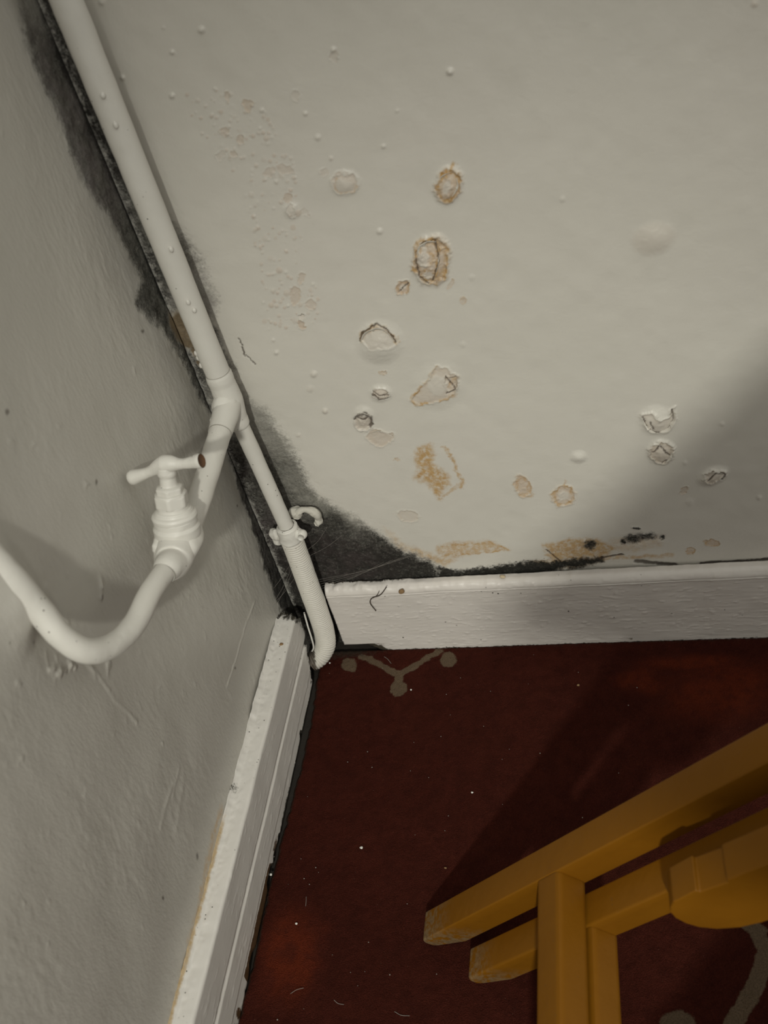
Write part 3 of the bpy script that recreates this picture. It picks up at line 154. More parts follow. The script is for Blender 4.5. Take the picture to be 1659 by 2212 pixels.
def frames(path):
    p = np.asarray(path, float); t = np.gradient(p, axis=0); t /= np.linalg.norm(t, axis=1)[:, None]
    a = np.array([0, 0, 1.0]) if abs(t[0][2]) < .9 else np.array([1.0, 0, 0])
    u = np.cross(t[0], a); u /= np.linalg.norm(u); U = [u]
    for i in range(1, len(p)):
        u = U[-1]-t[i]*np.dot(U[-1], t[i]); U.append(u/np.linalg.norm(u))
    U = np.array(U); return p, t, U, np.cross(t, U)
def catmull(pts, n):
    pts = np.asarray(pts, float); P = np.concatenate([[2*pts[0]-pts[1]], pts, [2*pts[-1]-pts[-2]]])
    seg = np.linalg.norm(np.diff(pts, axis=0), axis=1); cum = np.concatenate([[0], np.cumsum(seg)])
    out = []
    for s in np.linspace(0, cum[-1], n):
        i = min(np.searchsorted(cum, s, 'right')-1, len(pts)-2); f = (s-cum[i])/seg[i]
        p0, p1, p2, p3 = P[i:i+4]
        out.append(.5*((2*p1)+(-p0+p2)*f+(2*p0-5*p1+4*p2-p3)*f*f+(-p0+3*p1-3*p2+p3)*f**3))
    return np.array(out)
def tube(path, rad, seg=32, lump=0.0, seed=0, freq=60, caps=True, ang=None):
    """swept tube, rad a number or an array per ring; lump = paint relief in metres; returns verts, quads"""
    p, t, U, Vv = frames(path); n = len(p); rad = np.broadcast_to(np.asarray(rad, float), (n,))
    th = np.linspace(0, 2*np.pi, seg, endpoint=False)
    s = np.concatenate([[0], np.cumsum(np.linalg.norm(np.diff(p, axis=0), axis=1))])
    rr = np.repeat(rad[:, None], seg, 1)
    if ang is not None: rr = rr+ang(s[:, None], th[None, :])
    if lump:
        cu = np.cos(th)[None]*.012+s[:, None]; cv = np.sin(th)[None]*.012+0*s[:, None]
        rr = rr+lump*(fbm(cu, cv, freq, seed, 3)-.5)*2
    V = p[:, None]+rr[..., None]*(np.cos(th)[None, :, None]*U[:, None]+np.sin(th)[None, :, None]*Vv[:, None])
    V = V.reshape(-1, 3); i = np.arange(n*seg).reshape(n, seg); j = np.roll(i, -1, 1)
    q = np.stack([i[:-1], i[1:], j[1:], j[:-1]], -1).reshape(-1, 4)
    q = q[:, ::-1]
    if caps:
        base = len(V); V = np.concatenate([V, p[:1], p[-1:]])
        a, b = i[0], i[-1]; cq = []
        for k in range(0, seg, 2):
            cq.append([base, a[k], a[(k+1) % seg], a[(k+2) % seg]]); cq.append([base+1, b[(k+2) % seg], b[(k+1) % seg], b[k]])
        q = np.concatenate([q, np.array(cq)])
    return V, q
def merge(parts):
    V = []; Q = []; b = 0
    for v, q in parts: V.append(v); Q.append(q+b); b += len(v)
    return np.concatenate(V), np.concatenate(Q)
def blob(c, r, axes=((1,0,0),(0,1,0),(0,0,1)), lump=.15, freq=160, seed=0, nu=28, nv=16):
    th = np.linspace(0, 2*np.pi, nu, endpoint=False); ph = np.linspace(.001, np.pi-.001, nv)
    A = np.asarray(axes, float)
    d = np.stack([np.sin(ph)[:, None]*np.cos(th)[None], np.sin(ph)[:, None]*np.sin(th)[None], np.cos(ph)[:, None]+0*th[None]], -1)
    L = d*np.asarray(r, float)
    k = np.array([[mnoise.noise(Vector((x*freq+seed*7.7, y*freq, z*freq))) for x, y, z in row] for row in L])
    L = L*(1+lump*k[..., None])
    V = (np.asarray(c, float)+L@A).reshape(-1, 3); i = np.arange(nv*nu).reshape(nv, nu); j = np.roll(i, -1, 1)
    q = np.stack([i[:-1], i[1:], j[1:], j[:-1]], -1).reshape(-1, 4)
    if np.linalg.det(A) < 0: q = q[:, ::-1]
    return V, q
def obj(name, vq, mat, parent=None, attrs=None, smooth=True):
    return link(name, new_mesh(name, vq[0], vq[1], attrs, smooth), mat, parent)

# ------------------------------------------------------------------ materials
class NT:
    def __init__(s, name):
        s.m = bpy.data.materials.new(name); s.m.use_nodes = True; s.t = s.m.node_tree; s.b = s.t.nodes['Principled BSDF']
        s.pos = s.t.nodes.new('ShaderNodeTexCoord').outputs['Object']
    def n(s, typ, **k):
        x = s.t.nodes.new(typ)
        for a, b in k.items(): setattr(x, a, b)
        return x
    def put(s, sock, v):
        if hasattr(v, 'is_output'): s.t.links.new(v, sock)
        else: sock.default_value = v if not isinstance(v, tuple) or len(v) == 4 or sock.type == 'VECTOR' else v+(1,)
    def attr(s, name): return s.n('ShaderNodeAttribute', attribute_name=name).outputs['Fac']
    def noise(s, scale, detail=3, rough=.55, vec=None, stretch=None, off=0):
        x = s.n('ShaderNodeTexNoise'); x.inputs['Scale'].default_value = scale; x.inputs['Detail'].default_value = detail; x.inputs['Roughness'].default_value = rough
        v = vec or s.pos
        if stretch or off:
            mp = s.n('ShaderNodeMapping'); mp.inputs['Scale'].default_value = stretch or (1, 1, 1); mp.inputs['Location'].default_value = (off, off*.7, -off)
            s.t.links.new(v, mp.inputs[0]); v = mp.outputs[0]
        s.t.links.new(v, x.inputs['Vector']); return x.outputs['Fac']
    def math(s, op, a, b=0.0, c=None):
        x = s.n('ShaderNodeMath', operation=op); s.put(x.inputs[0], a); s.put(x.inputs[1], b)
        if c is not None: s.put(x.inputs[2], c)
        return x.outputs[0]
    def step(s, v, lo, hi, a=0.0, b=1.0):
        x = s.n('ShaderNodeMapRange', interpolation_type='SMOOTHSTEP'); s.put(x.inputs[0], v)
        for i, k in enumerate((lo, hi, a, b)): x.inputs[i+1].default_value = k
        return x.outputs[0]
    def mix(s, f, a, b):
        x = s.n('ShaderNodeMix', data_type='RGBA'); s.put(x.inputs[0], f); s.put(x.inputs[6], a); s.put(x.inputs[7], b); return x.outputs[2]
    def bump(s, h, dist, strength=1.0, normal=None):
        x = s.n('ShaderNodeBump'); x.inputs['Distance'].default_value = dist; x.inputs['Strength'].default_value = strength; s.put(x.inputs['Height'], h)
        if normal: s.t.links.new(normal, x.inputs['Normal'])
        return x.outputs[0]
    def done(s, color, rough, normal=None, spec=.5):
        s.put(s.b.inputs['Base Color'], color); s.put(s.b.inputs['Roughness'], rough); s.b.inputs['Specular IOR Level'].default_value = spec
        if normal: s.t.links.new(normal, s.b.inputs['Normal'])
        return s.m

WHITE = (.60, .575, .515)
def wall_material(name, stipple, gloss, tint=1.0):
    N = NT(name)
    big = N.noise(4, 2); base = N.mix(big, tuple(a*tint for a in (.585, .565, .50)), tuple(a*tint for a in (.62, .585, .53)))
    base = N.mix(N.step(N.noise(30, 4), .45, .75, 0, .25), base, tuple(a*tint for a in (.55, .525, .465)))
    col = N.mix(N.attr('peel'), base, N.mix(N.noise(120, 3), (.50, .41, .33), (.58, .50, .42)))
    st = N.math('MULTIPLY', N.attr('stain'), N.step(N.noise(160, 4, .65), .3, .62, .25, 1.15))
    col = N.mix(st, col, N.mix(N.noise(90, 3, off=3), (.37, .19, .05), (.52, .355, .15)))
    col = N.mix(N.attr('brown'), col, N.mix(N.noise(140, 4, .7), (.07, .05, .03), (.30, .23, .145)))
    n1 = N.noise(55, 5, .65); n2 = N.noise(420, 4, .7, off=2); n3 = N.noise(130, 6, .72, off=5)
    mo = N.math('ADD', N.attr('mould'), N.math('ADD', N.math('MULTIPLY', N.math('SUBTRACT', n1, .5), .55), N.math('MULTIPLY', N.math('SUBTRACT', n2, .5), .75)))
    mask = N.math('MULTIPLY', N.math('MULTIPLY', N.step(mo, .18, .95), N.step(N.attr('mould'), .01, .25)), N.step(N.attr('dark'), -.1, .6, .62, 1))
    lev = N.math('ADD', N.attr('dark'), N.math('ADD', N.math('MULTIPLY', N.math('SUBTRACT', n3, .5), 1.0), N.math('MULTIPLY', N.math('SUBTRACT', n2, .5), .7)))
    mc = N.mix(N.step(lev, .0, 1.0), (.25, .24, .205), (.016, .0145, .011))
    mc = N.mix(N.math('MULTIPLY', N.attr('violet'), N.step(n1, .35, .6, .15, .8)), mc, N.mix(N.step(lev, .1, 1.1), (.22, .185, .185), (.040, .027, .025)))
    col = N.mix(mask, col, mc)
    col = N.mix(N.math('MULTIPLY', N.attr('crack'), .8), col, (.045, .028, .018))
    rough = N.mix(mask, (gloss,)*3, (.9,)*3)
    h = N.math('ADD', N.math('MULTIPLY', N.noise(stipple[0], 3, .6, stretch=stipple[2]), 1.0), N.math('MULTIPLY', N.math('MULTIPLY', mask, N.noise(500, 4, .75)), 5.0))
    return N.done(col, rough, N.bump(h, stipple[1]), .4)

def paint_material(name, col_a, col_b, rough=.45, bump=.0003, bscale=260, stretch=None, speck=0.0, grime=None, thr=.90):
    N = NT(name)
    col = N.mix(N.noise(25, 3), col_a, col_b)
    if speck:
        v = N.n('ShaderNodeTexVoronoi'); v.inputs['Scale'].default_value = speck; N.t.links.new(N.pos, v.inputs['Vector'])
        sep = N.n('ShaderNodeSeparateColor'); N.t.links.new(v.outputs['Color'], sep.inputs[0])
        f = N.math('MULTIPLY', N.step(v.outputs['Distance'], .10, .22, 1, 0), N.step(sep.outputs[0], thr, thr+.01))
        col = N.mix(N.math('MULTIPLY', f, N.step(N.noise(30, 2, off=9), .42, .6)), col, (.06, .05, .04))
    if grime:
        for a, ca, cb, lo, hi in grime:
            g = N.math('ADD', N.attr(a), N.math('MULTIPLY', N.math('SUBTRACT', N.noise(260, 5, .7, off=len(a)), .5), .8))
            g = N.math('MULTIPLY', N.step(g, lo, hi), N.step(N.attr(a), .01, .12))
            col = N.mix(g, col, N.mix(N.noise(190, 3, off=7), ca, cb))
    h = N.noise(bscale, 3, .6, stretch=stretch)
    return N.done(col, rough, N.bump(h, bump), .4)

M_BACK = wall_material('back_wall_paint', (240, .00022, None), .42)
M_LEFT = wall_material('left_wall_paint_dimmed', (260, .00038, (1, 1, .5)), .29, .79)  # greyer paint, darkened further in colour for this wall's weaker light
M_PIPE = paint_material('pipe_paint', (.60, .58, .53), (.65, .625, .57), .42, .00025, 200, None, 260)
M_SLEEVE = paint_material('sleeve_paint', (.56, .53, .47), (.63, .60, .54), .55, .0003, 400, None, 330, [('grime', (.02, .018, .014), (.16, .13, .10), .35, .65)], .55)
M_BOARD_B = paint_material('back_board_gloss', (.60, .555, .51), (.64, .60, .555), .4, .00016, 260, (.06, 1, 1.6), 150, [('grime', (.012, .011, .009), (.10, .085, .06), .4, .62), ('wood', (.05, .03, .018), (.22, .15, .09), .4, .6)])
M_BOARD_L = paint_material('left_board_gloss', (.60, .575, .535), (.64, .61, .565), .42, .00016, 260, (1, .06, 1.6), 240, [('stain', (.38, .25, .11), (.50, .40, .26), .3, .8), ('wood', (.035, .018, .008), (.13, .075, .035), .4, .6), ('grime', (.012, .011, .009), (.07, .06, .045), .4, .62)], .74)
M_RUST = paint_material('rust', (.05, .022, .010), (.16, .08, .035), .8)
M_PLASTER = paint_material('dirty_plaster', (.40, .38, .33), (.60, .57, .50), .8, .0008, 300, None, 260)
M_FLAKE = paint_material('curled_paint', (.58, .55, .48), (.62, .58, .52), .5, .0002, 300)
M_OCHRE = paint_material('ochre_flake', (.45, .33, .18), (.60, .52, .38), .6, .0003, 300)
M_BROWN = paint_material('brown_crumb', (.14, .08, .035), (.30, .19, .09), .8)
M_CRUMB = paint_material('white_crumb', (.62, .60, .55), (.7, .68, .63), .8)
M_FIBRE = paint_material('grey_fibre', (.20, .18, .16), (.30, .27, .24), .9)
M_TWIG = paint_material('dark_twig', (.03, .022, .015), (.07, .05, .035), .8)
M_TABLE = paint_material('added_table_wood', (.16, .085, .04), (.22, .12, .06), .45, .0003, 60, (.1, 1, 1))
M_FLOOR = paint_material('black_floor_dirt', (.012, .010, .008), (.03, .024, .018), .95, .001, 200)

N = NT('yellow_wood_varnish')
g = N.noise(30, 4, .6); c_ = N.mix(g, (.165, .063, .0028), (.20, .080, .0045))
c_ = N.mix(N.math('MULTIPLY', N.step(N.n('ShaderNodeSeparateXYZ').outputs[2], .01, .055, 1, 0), N.step(N.noise(150, 4, .7), .40, .54)), c_, N.mix(N.noise(300, 3), (.03, .02, .012), (.30, .20, .10)))
c_ = N.mix(N.step(N.noise(220, 2, off=4), .72, .78, 0, .6), c_, (.10, .06, .03))
for x_ in N.t.nodes:
    if x_.type == 'SEPXYZ': N.t.links.new(N.pos, x_.inputs[0])
M_WOOD = N.done(c_, .45, N.bump(N.noise(90, 4), .0004), .18)

N = NT('red_carpet')
p1 = N.noise(9, 4, .6); p2 = N.noise(900, 2, .6); p3 = N.noise(60, 4, .6, off=3)
c_ = N.mix(p1, (.042, .0105, .0068), (.075, .0180, .0115))
c_ = N.mix(N.step(p3, .35, .7, 0, .5), c_, (.034, .0090, .0062))
c_ = N.mix(N.math('MULTIPLY', N.attr('red'), N.step(p3, .3, .6, .35, 1)), c_, (.13, .024, .010))
c_ = N.mix(N.math('MULTIPLY', N.step(N.math('ADD', N.attr('motif'), N.math('MULTIPLY', N.math('SUBTRACT', N.noise(500, 3), .5), .7)), .2, .85), .9), c_, (.15, .108, .07))
c_ = N.mix(N.step(N.math('ADD', N.attr('dirt'), N.math('MULTIPLY', N.math('SUBTRACT', N.noise(200, 4), .5), .8)), .3, .9, 0, .85), c_, (.045, .036, .026))
c_ = N.mix(N.step(p2, .3, .7), c_, N.mix(.35, c_, (0, 0, 0)))
c_ = N.mix(N.step(N.noise(700, 2, off=8), .76, .80, 0, .6), c_, (.30, .22, .17))
M_CARPET = N.done(c_, .95, N.bump(p2, .0022), .02)

# ------------------------------------------------------------------ back wall
def coords(fine, step, far, n):
    a = np.arange(fine[0], fine[1]+step*.5, step); b = np.linspace(fine[1]+step, far, n)[1:] if far > fine[1] else []
    return np.concatenate([a, b])
def idw(u, v, pts):
    w = 0; s = 0; t = 0
    for x, y, l, vi in pts:
        k = 1/((u-x)**2+(v-y)**2+1e-5)**1.5; w = w+k; s = s+k*l; t = t+k*vi
    return s/w, t/w
xs = coords((0, .62), .0009, 1.7, 40); zs = coords((-.02, .86), .0009, 1.7, 40)
X, Z = np.meshgrid(xs, zs, indexing='ij')
wu = X+(fbm(X, Z, 130, 5)-.5)*.006+(fbm(X, Z, 420, 8, 2)-.5)*.003
wv = Z+(fbm(X, Z, 130, 15)-.5)*.006+(fbm(X, Z, 420, 18, 2)-.5)*.003
A = {k: np.zeros(X.shape) for k in ('mould', 'dark', 'violet', 'peel', 'stain', 'crack', 'brown')}
H = (fbm(X, Z, 7, 1, 2)-.5)*.003+(fbm(X, Z, 45, 2, 2)-.5)*.0007
for d in B_DOME:
    i = near(X, Z, d[0], d[1], .06); r = ell_r(X[i]+.3*(wu[i]-X[i]), Z[i]+.3*(wv[i]-Z[i]), d)
    H[i] += d[6]*.0026*np.clip(1-r*r*.75, 0, 1)**2; A['peel'][i] = np.maximum(A['peel'][i], d[7]*sstep(1.15, .7, r))
def crater(i, s, dep, rim, pk, st, cr, scale):
    rough = fbm(wu[i], wv[i], 220, 33, 3)-.5
    ins = sstep(.06, -.10, s)
    H[i] += -dep*.001*ins*(.75+rough*1.2) + rim*.001*np.exp(-((s-.06)/.11)**2)*(1+rough*.7)
    if st > .3: H[i] += dep*.0012*ins*np.abs(rough)*2
    A['peel'][i] = np.maximum(A['peel'][i], pk*sstep(.1, -.06, s))
    edge = np.exp(-((s+.12)/.22)**2)
    A['stain'][i] = np.maximum(A['stain'][i], st*np.maximum(edge, .35*ins))
    if cr: A['crack'][i] = np.maximum(A['crack'][i], cr*np.exp(-((s+.04)/.10)**2)*sstep(-.05, .3, rough*1.4+.1)*1.2)
for e in B_PEEL:
    i = near(X, Z, e[0], e[1], .05); r = ell_r(wu[i], wv[i], e)
    crater(i, r-1, *e[6:11], 1)
for pts, *k in B_PPEEL:
    i = bbox_idx(X, Z, pts, .01); crater(i, poly_sd(wu[i], wv[i], pts)/.012, *k, 1)
for b in B_BUMP:
    i = near(X, Z, b[0], b[1], .012); r = ell_r(X[i], Z[i], b)
    H[i] += b[6]*.0015*np.clip(1-r*r*.7, 0, 1)**2; A['peel'][i] = np.maximum(A['peel'][i], b[7]*sstep(1.1, .7, r))
for pts, k in B_STAIN:
    i = bbox_idx(X, Z, pts, .02); A['stain'][i] = np.maximum(A['stain'][i], k*sstep(.005, -.004, poly_sd(wu[i], wv[i], pts)))
    H[i] += .0006*(fbm(X[i], Z[i], 160, 44)-.4)*sstep(.004, -.004, poly_sd(wu[i], wv[i], pts))
for pts, w, k in B_SLINE:
    i = bbox_idx(X, Z, pts, .02); A['stain'][i] = np.maximum(A['stain'][i], k*sstep(w*1.2, w*.2, seg_dist(wu[i], wv[i], pts)))
for e in B_CORE:
    i = near(X, Z, e[0], e[1], .03); k_ = sstep(1.1, .7, ell_r(wu[i], wv[i], e)); A['stain'][i] *= 1-k_*.85; A['peel'][i] *= 1-.5*k_; H[i] += k_*.001*e[6]
for pts, w in B_CRACK:
    i = bbox_idx(X, Z, pts, .01); d = seg_dist(X[i]+(wu[i]-X[i])*.5, Z[i]+(wv[i]-Z[i])*.5, pts)
    A['crack'][i] = np.maximum(A['crack'][i], sstep(w*1.1, w*.35, d)); H[i] -= .0012*sstep(w*1.2, w*.3, d)
for pts, soft in B_MOULD:
    i = bbox_idx(X, Z, pts, .03); A['mould'][i] = np.maximum(A['mould'][i], sstep(soft*1.5, -soft*1.5, poly_sd(X[i]+(wu[i]-X[i])*1.6, Z[i]+(wv[i]-Z[i])*1.6, pts)))
for e in B_MSPOT:
    i = near(X, Z, e[0], e[1], .04); r = ell_r(wu[i], wv[i], e); A['mould'][i] = np.maximum(A['mould'][i], .85*sstep(1.2, .2, r))
i = np.nonzero(A['mould'] > 0); A['dark'][i], A['violet'][i] = idw(X[i], Z[i], B_DARK)
A['dark'][i] += .45*np.exp(-(X[i]/.0035)**2)*sstep(.1, .42, fbm(Z[i], Z[i]*0, 30, 67))
H[i] += A['mould'][i]*((fbm(X[i], Z[i], 90, 61, 5)-.5)*.0045*np.clip(.4+A['dark'][i], 0, 1)-.0005)
for e in B_BROWN:
    i = near(X, Z, e[0], e[1], .09); A['brown'][i] = np.maximum(A['brown'][i], sstep(1.15, .75, ell_r(wu[i], wv[i], e)))
A['mould'] *= 1-.7*A['brown']
edge = np.clip(X/.004, 0, 1)*np.clip((.86-Z)/.02, 0, 1)*np.clip((.62-X)/.02, 0, 1); H = np.maximum(H, -.004)
P = np.stack([X, -H*edge, Z], -1)
wall_back = slab('wall_back', P, (0, -1, 0), .09, M_BACK, A)

# ------------------------------------------------------------------ left wall (u = -y)
us = coords((0, .64), .0013, 1.7, 40); zs = coords((-.02, .98), .0013, 1.7, 40)
X, Z = np.meshgrid(us, zs, indexing='ij')
wu = X+(fbm(X, Z, 110, 105)-.5)*.009+(fbm(X, Z, 420, 108, 2)-.5)*.003
wv = Z+(fbm(X, Z, 110, 115)-.5)*.012+(fbm(X, Z, 420, 118, 2)-.5)*.003
A = {k: np.zeros(X.shape) for k in ('mould', 'dark', 'violet', 'peel', 'stain', 'crack', 'brown')}
H = (fbm(X, Z, 8, 101, 2)-.5)*.006+(fbm(X, Z*.5, 60, 102, 2)-.5)*.0005+(fbm(X, Z*.45, 230, 103, 2)-.5)*.0004*sstep(.35, .6, fbm(X, Z, 12, 104, 2))
op_key = np.array([(0.0365, -0.358, 0.4431), (0.031, -0.3764, 0.4614), (0.023, -0.3801, 0.4841), (0.015, -0.375, 0.509), (0.007, -0.3723, 0.5504), (-0.003, -0.3677, 0.5864), (-0.014, -0.3619, 0.6191)])
d = seg_dist(X, Z, [(-q[1], q[2]) for q in op_key[2:]])
H += np.interp(Z, [.45, .498, .530, .574, .612, .65], [.024, .022, .015, .008, .002, 0])*np.exp(-(d/.021)**2)*sstep(.475, .53, Z)
for pts, w, h in L_RIDGE:
    i = bbox_idx(X, Z, pts, .02); dd = seg_dist(wu[i]*.3+X[i]*.7, wv[i]*.3+Z[i]*.7, pts); H[i] += h*.0009*np.exp(-(dd/w)**2)
for b in L_BUMP:
    i = near(X, Z, b[0], b[1], .02); r = ell_r(wu[i], wv[i], b); H[i] += b[6]*.0012*np.clip(1-r*r*.6, 0, 1)**2
for e in L_SPECK:
    i = near(X, Z, e[0], e[1], .01); A['crack'][i] = np.maximum(A['crack'][i], .85*sstep(1.2, .6, ell_r(X[i], Z[i], e)))
for pts, soft in L_MOULD:
    i = bbox_idx(X, Z, pts, .03); A['mould'][i] = np.maximum(A['mould'][i], sstep(soft*2.2, -soft*.8, poly_sd(wu[i], wv[i], pts)))
for e in L_MSPOT:
    i = near(X, Z, e[0], e[1], .06); A['mould'][i] = np.maximum(A['mould'][i], .6*sstep(1.2, .3, ell_r(wu[i], wv[i], e)))
i = np.nonzero(A['mould'] > 0); A['dark'][i], A['violet'][i] = idw(X[i], Z[i], L_DARK)
A['dark'][i] = A['dark'][i]*.85+.5*np.exp(-(X[i]/.004)**2)*sstep(.1, .42, fbm(Z[i], Z[i]*0, 30, 67))
for e in L_BROWN:
    i2 = near(X, Z, e[0], e[1], .08); A['brown'][i2] = np.maximum(A['brown'][i2], sstep(1.15, .75, ell_r(wu[i2], wv[i2], e)))
A['mould'] *= 1-.75*A['brown']
for pts, w, k in L_STAIN:
    i2 = bbox_idx(X, Z, pts, .03); A['stain'][i2] = k*sstep(w*1.6, 0, seg_dist(wu[i2], wv[i2], pts))
H[i] += A['mould'][i]*(fbm(X[i], Z[i], 100, 161, 5)-.5)*.0035
edge = np.clip(X/.004, 0, 1)*np.clip((.98-Z)/.02, 0, 1)*np.clip((.64-X)/.02, 0, 1); H = np.maximum(H, -.004)
P = np.stack([H*edge, -X, Z], -1)
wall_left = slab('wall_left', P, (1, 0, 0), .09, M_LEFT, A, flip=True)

# curled lips of torn paint standing off the back wall
def lip(path, w, lift, name='paint_flake', mat=None, thick=.0006):
    p = catmull([(a, -.0006, b) for a, b in path], 26); c = p.mean(0)
    ctr = np.array([np.mean([a for a, b in path]), 0, np.mean([b for a, b in path])])
    rows = []
    for k, q in enumerate(p):
        f = k/25; ww = w*(.35+.65*math.sin(math.pi*f)**.6)*(1+.5*mnoise.noise(Vector((k*.55, w*900, 0))))
        inw = ctr-q; inw[1] = 0; inw /= np.linalg.norm(inw)+1e-9
        for side in (0, 1):
            for s in (0, .33, .66, 1):
                s2 = s if side == 0 else 1-s
                rows.append(q+inw*(ww*s2+.0006)+np.array([0, -(lift*(1-s2)**1.3*math.sin(math.pi*f)**.5+(thick if side == 0 else 0)), 0]))
    V = np.array(rows); i = np.arange(26*8).reshape(26, 8); j = np.roll(i, -1, 1)
    q = np.stack([i[:-1], i[1:], j[1:], j[:-1]], -1).reshape(-1, 4)
    q = np.concatenate([q, [i[0][[0, 1, 6, 7]], i[0][[1, 2, 5, 6]], i[0][[2, 3, 4, 5]], i[-1][[7, 6, 1, 0]], i[-1][[6, 5, 2, 1]], i[-1][[5, 4, 3, 2]]]])
    o = obj(name, (V, q), mat or M_FLAKE, wall_back); return o
LIPS = [[[[0.1822,0.4592],[0.1874,0.4693],[0.1959,0.474],[0.2041,0.4755],[0.2124,0.4691],[0.2182,0.4545]],0.0045,0.0035],[[[0.255,0.5386],[0.2579,0.552],[0.2681,0.5568],[0.276,0.5538]],0.004,0.003],[[[0.2774,0.5545],[0.275,0.5357],[0.2664,0.5161]],0.003,0.0025],[[[0.4475,0.3321],[0.4526,0.3178],[0.4607,0.3132]],0.006,0.004],[[[0.4625,0.313],[0.4729,0.3155],[0.4797,0.3296],[0.4774,0.3421]],0.0045,0.004],[[[0.4545,0.2949],[0.4624,0.3002],[0.4728,0.2947]],0.004,0.003],[[[0.4751,0.2926],[0.476,0.28],[0.4681,0.2713]],0.004,0.003],[[[0.5122,0.2525],[0.5204,0.2569],[0.5283,0.2509]],0.004,0.003],[[[0.1667,0.3455],[0.1776,0.3487],[0.1909,0.3396]],0.0025,0.0015],[[[0.1565,0.3717],[0.1661,0.3761],[0.1743,0.3678]],0.004,0.003],[[[0.2866,0.6073],[0.2904,0.6137],[0.3005,0.6149]],0.003,0.002],[[[0.3017,0.6098],[0.3031,0.6014],[0.2947,0.5911]],0.003,0.0025]]
for pts, w_, l_ in LIPS: lip(pts, w_, l_)

# ------------------------------------------------------------------ floor and carpet
bm = bmesh.new(); bmesh.ops.create_cube(bm, size=1, matrix=Matrix.Translation((.8, -.8, -.033)) @ Matrix.Diagonal((1.8, 1.8, .05, 1)))
me = bpy.data.meshes.new('floor'); bm.to_mesh(me); bm.free(); link('floor', me, M_FLOOR, None, 'structure')

ax = coords((0, .62), .0018, 1.65, 30); ay = coords((.0175, .60), .0018, 1.65, 30)
GX, GY = np.meshgrid(ax, ay, indexing='ij')
ex = -.0035+np.interp(GY, [-p[1] for p in CARPET_EDGE], [p[0] for p in CARPET_EDGE])+(fbm(GY, GY*0, 120, 201)-.5)*.004
GX = ex+GX*(1-(ex/1.65))
A = {k: np.zeros(GX.shape) for k in ('motif', 'red', 'dirt')}
cwu = GX+(fbm(GX, GY, 150, 205)-.5)*.005; cwv = -GY+(fbm(GX, GY, 150, 206)-.5)*.005
for e in MOTIF_DOT:
    i = near(GX, -GY, e[0], e[1], .06); A['motif'][i] = np.maximum(A['motif'][i], sstep(1.15, .75, ell_r(cwu[i], cwv[i], e)))
for pts, w in MOTIF_LINE:
    i = bbox_idx(GX, -GY, pts, .03); A['motif'][i] = np.maximum(A['motif'][i], sstep(w*1.15, w*.6, seg_dist(cwu[i], cwv[i], pts)))
for e in CARPET_RED:
    i = near(GX, -GY, e[0], e[1], .2); A['red'][i] = np.maximum(A['red'][i], .8*sstep(1.2, .3, ell_r(cwu[i]+(fbm(GX[i], GY[i], 40, 9)-.5)*.04, cwv[i], e)))
A['dirt'] = np.maximum(.9*sstep(.03, .0, GY-.019)*sstep(.16, .05, GX), .75*sstep(.008, .0, GX-ex))
A['dirt'] = np.maximum(A['dirt'], .45*sstep(.012, 0, GY-.02))
HZ = (fbm(GX, GY, 14, 211, 2)-.5)*.003+(fbm(GX, GY, 330, 212, 2)-.5)*.0012
roll = np.minimum(np.clip((GX-ex)/.005, 0, 1), np.clip((GY-.0175)/.004, 0, 1)); HZ -= .0035*(1-roll)**2
P = np.stack([GX, -GY, HZ], -1)
carpet = slab('carpet', P, (0, 0, 1), .0075, M_CARPET, A, flip=True, kind=None)
tag(carpet, 'dark red carpet with a faded beige sprig motif, covering the floor', 'carpet')

# ------------------------------------------------------------------ baseboards
def board(name, prof, along, pos, mat, relief, attrfn, kind='structure'):
    """prof: closed list of (depth, height) points; along: positions; pos(a, d, h) -> xyz arrays"""
    pr = np.array(prof); n = len(pr)
    dd, hh = [], []
    for k in range(n):
        a, b = pr[k], pr[(k+1) % n]; c = max(1, int(np.linalg.norm(b-a)/.0013))
        f = np.arange(c)/c; dd += list(a[0]+(b[0]-a[0])*f); hh += list(a[1]+(b[1]-a[1])*f)
    D = np.array(dd)[None]+0*along[:, None]; Hh = np.array(hh)[None]+0*along[:, None]; Aa = along[:, None]+0*D
    A2, D2, H2 = relief(Aa, D, Hh)
    V = pos(A2, D2, H2).reshape(-1, 3); na, nd = D.shape
    i = np.arange(na*nd).reshape(na, nd); j = np.roll(i, -1, 1)
    q = np.stack([i[:-1], i[1:], j[1:], j[:-1]], -1).reshape(-1, 4)
    base = len(V); cen = np.stack([V.reshape(na, nd, 3)[0].mean(0), V.reshape(na, nd, 3)[-1].mean(0)]); V = np.concatenate([V, cen]); cq = []
    for k in range(0, nd-1, 2):
        cq.append([base, i[0][k], i[0][k+1], i[0][(k+2) % nd]]); cq.append([base+1, i[-1][(k+2) % nd], i[-1][k+1], i[-1][k]])
    q = np.concatenate([q, np.array(cq)])
    at = {k: np.concatenate([a.ravel(), [0, 0]]) for k, a in attrfn(Aa, D, Hh).items()}
    return link(name, new_mesh(name, V, q, at), mat, None, kind)

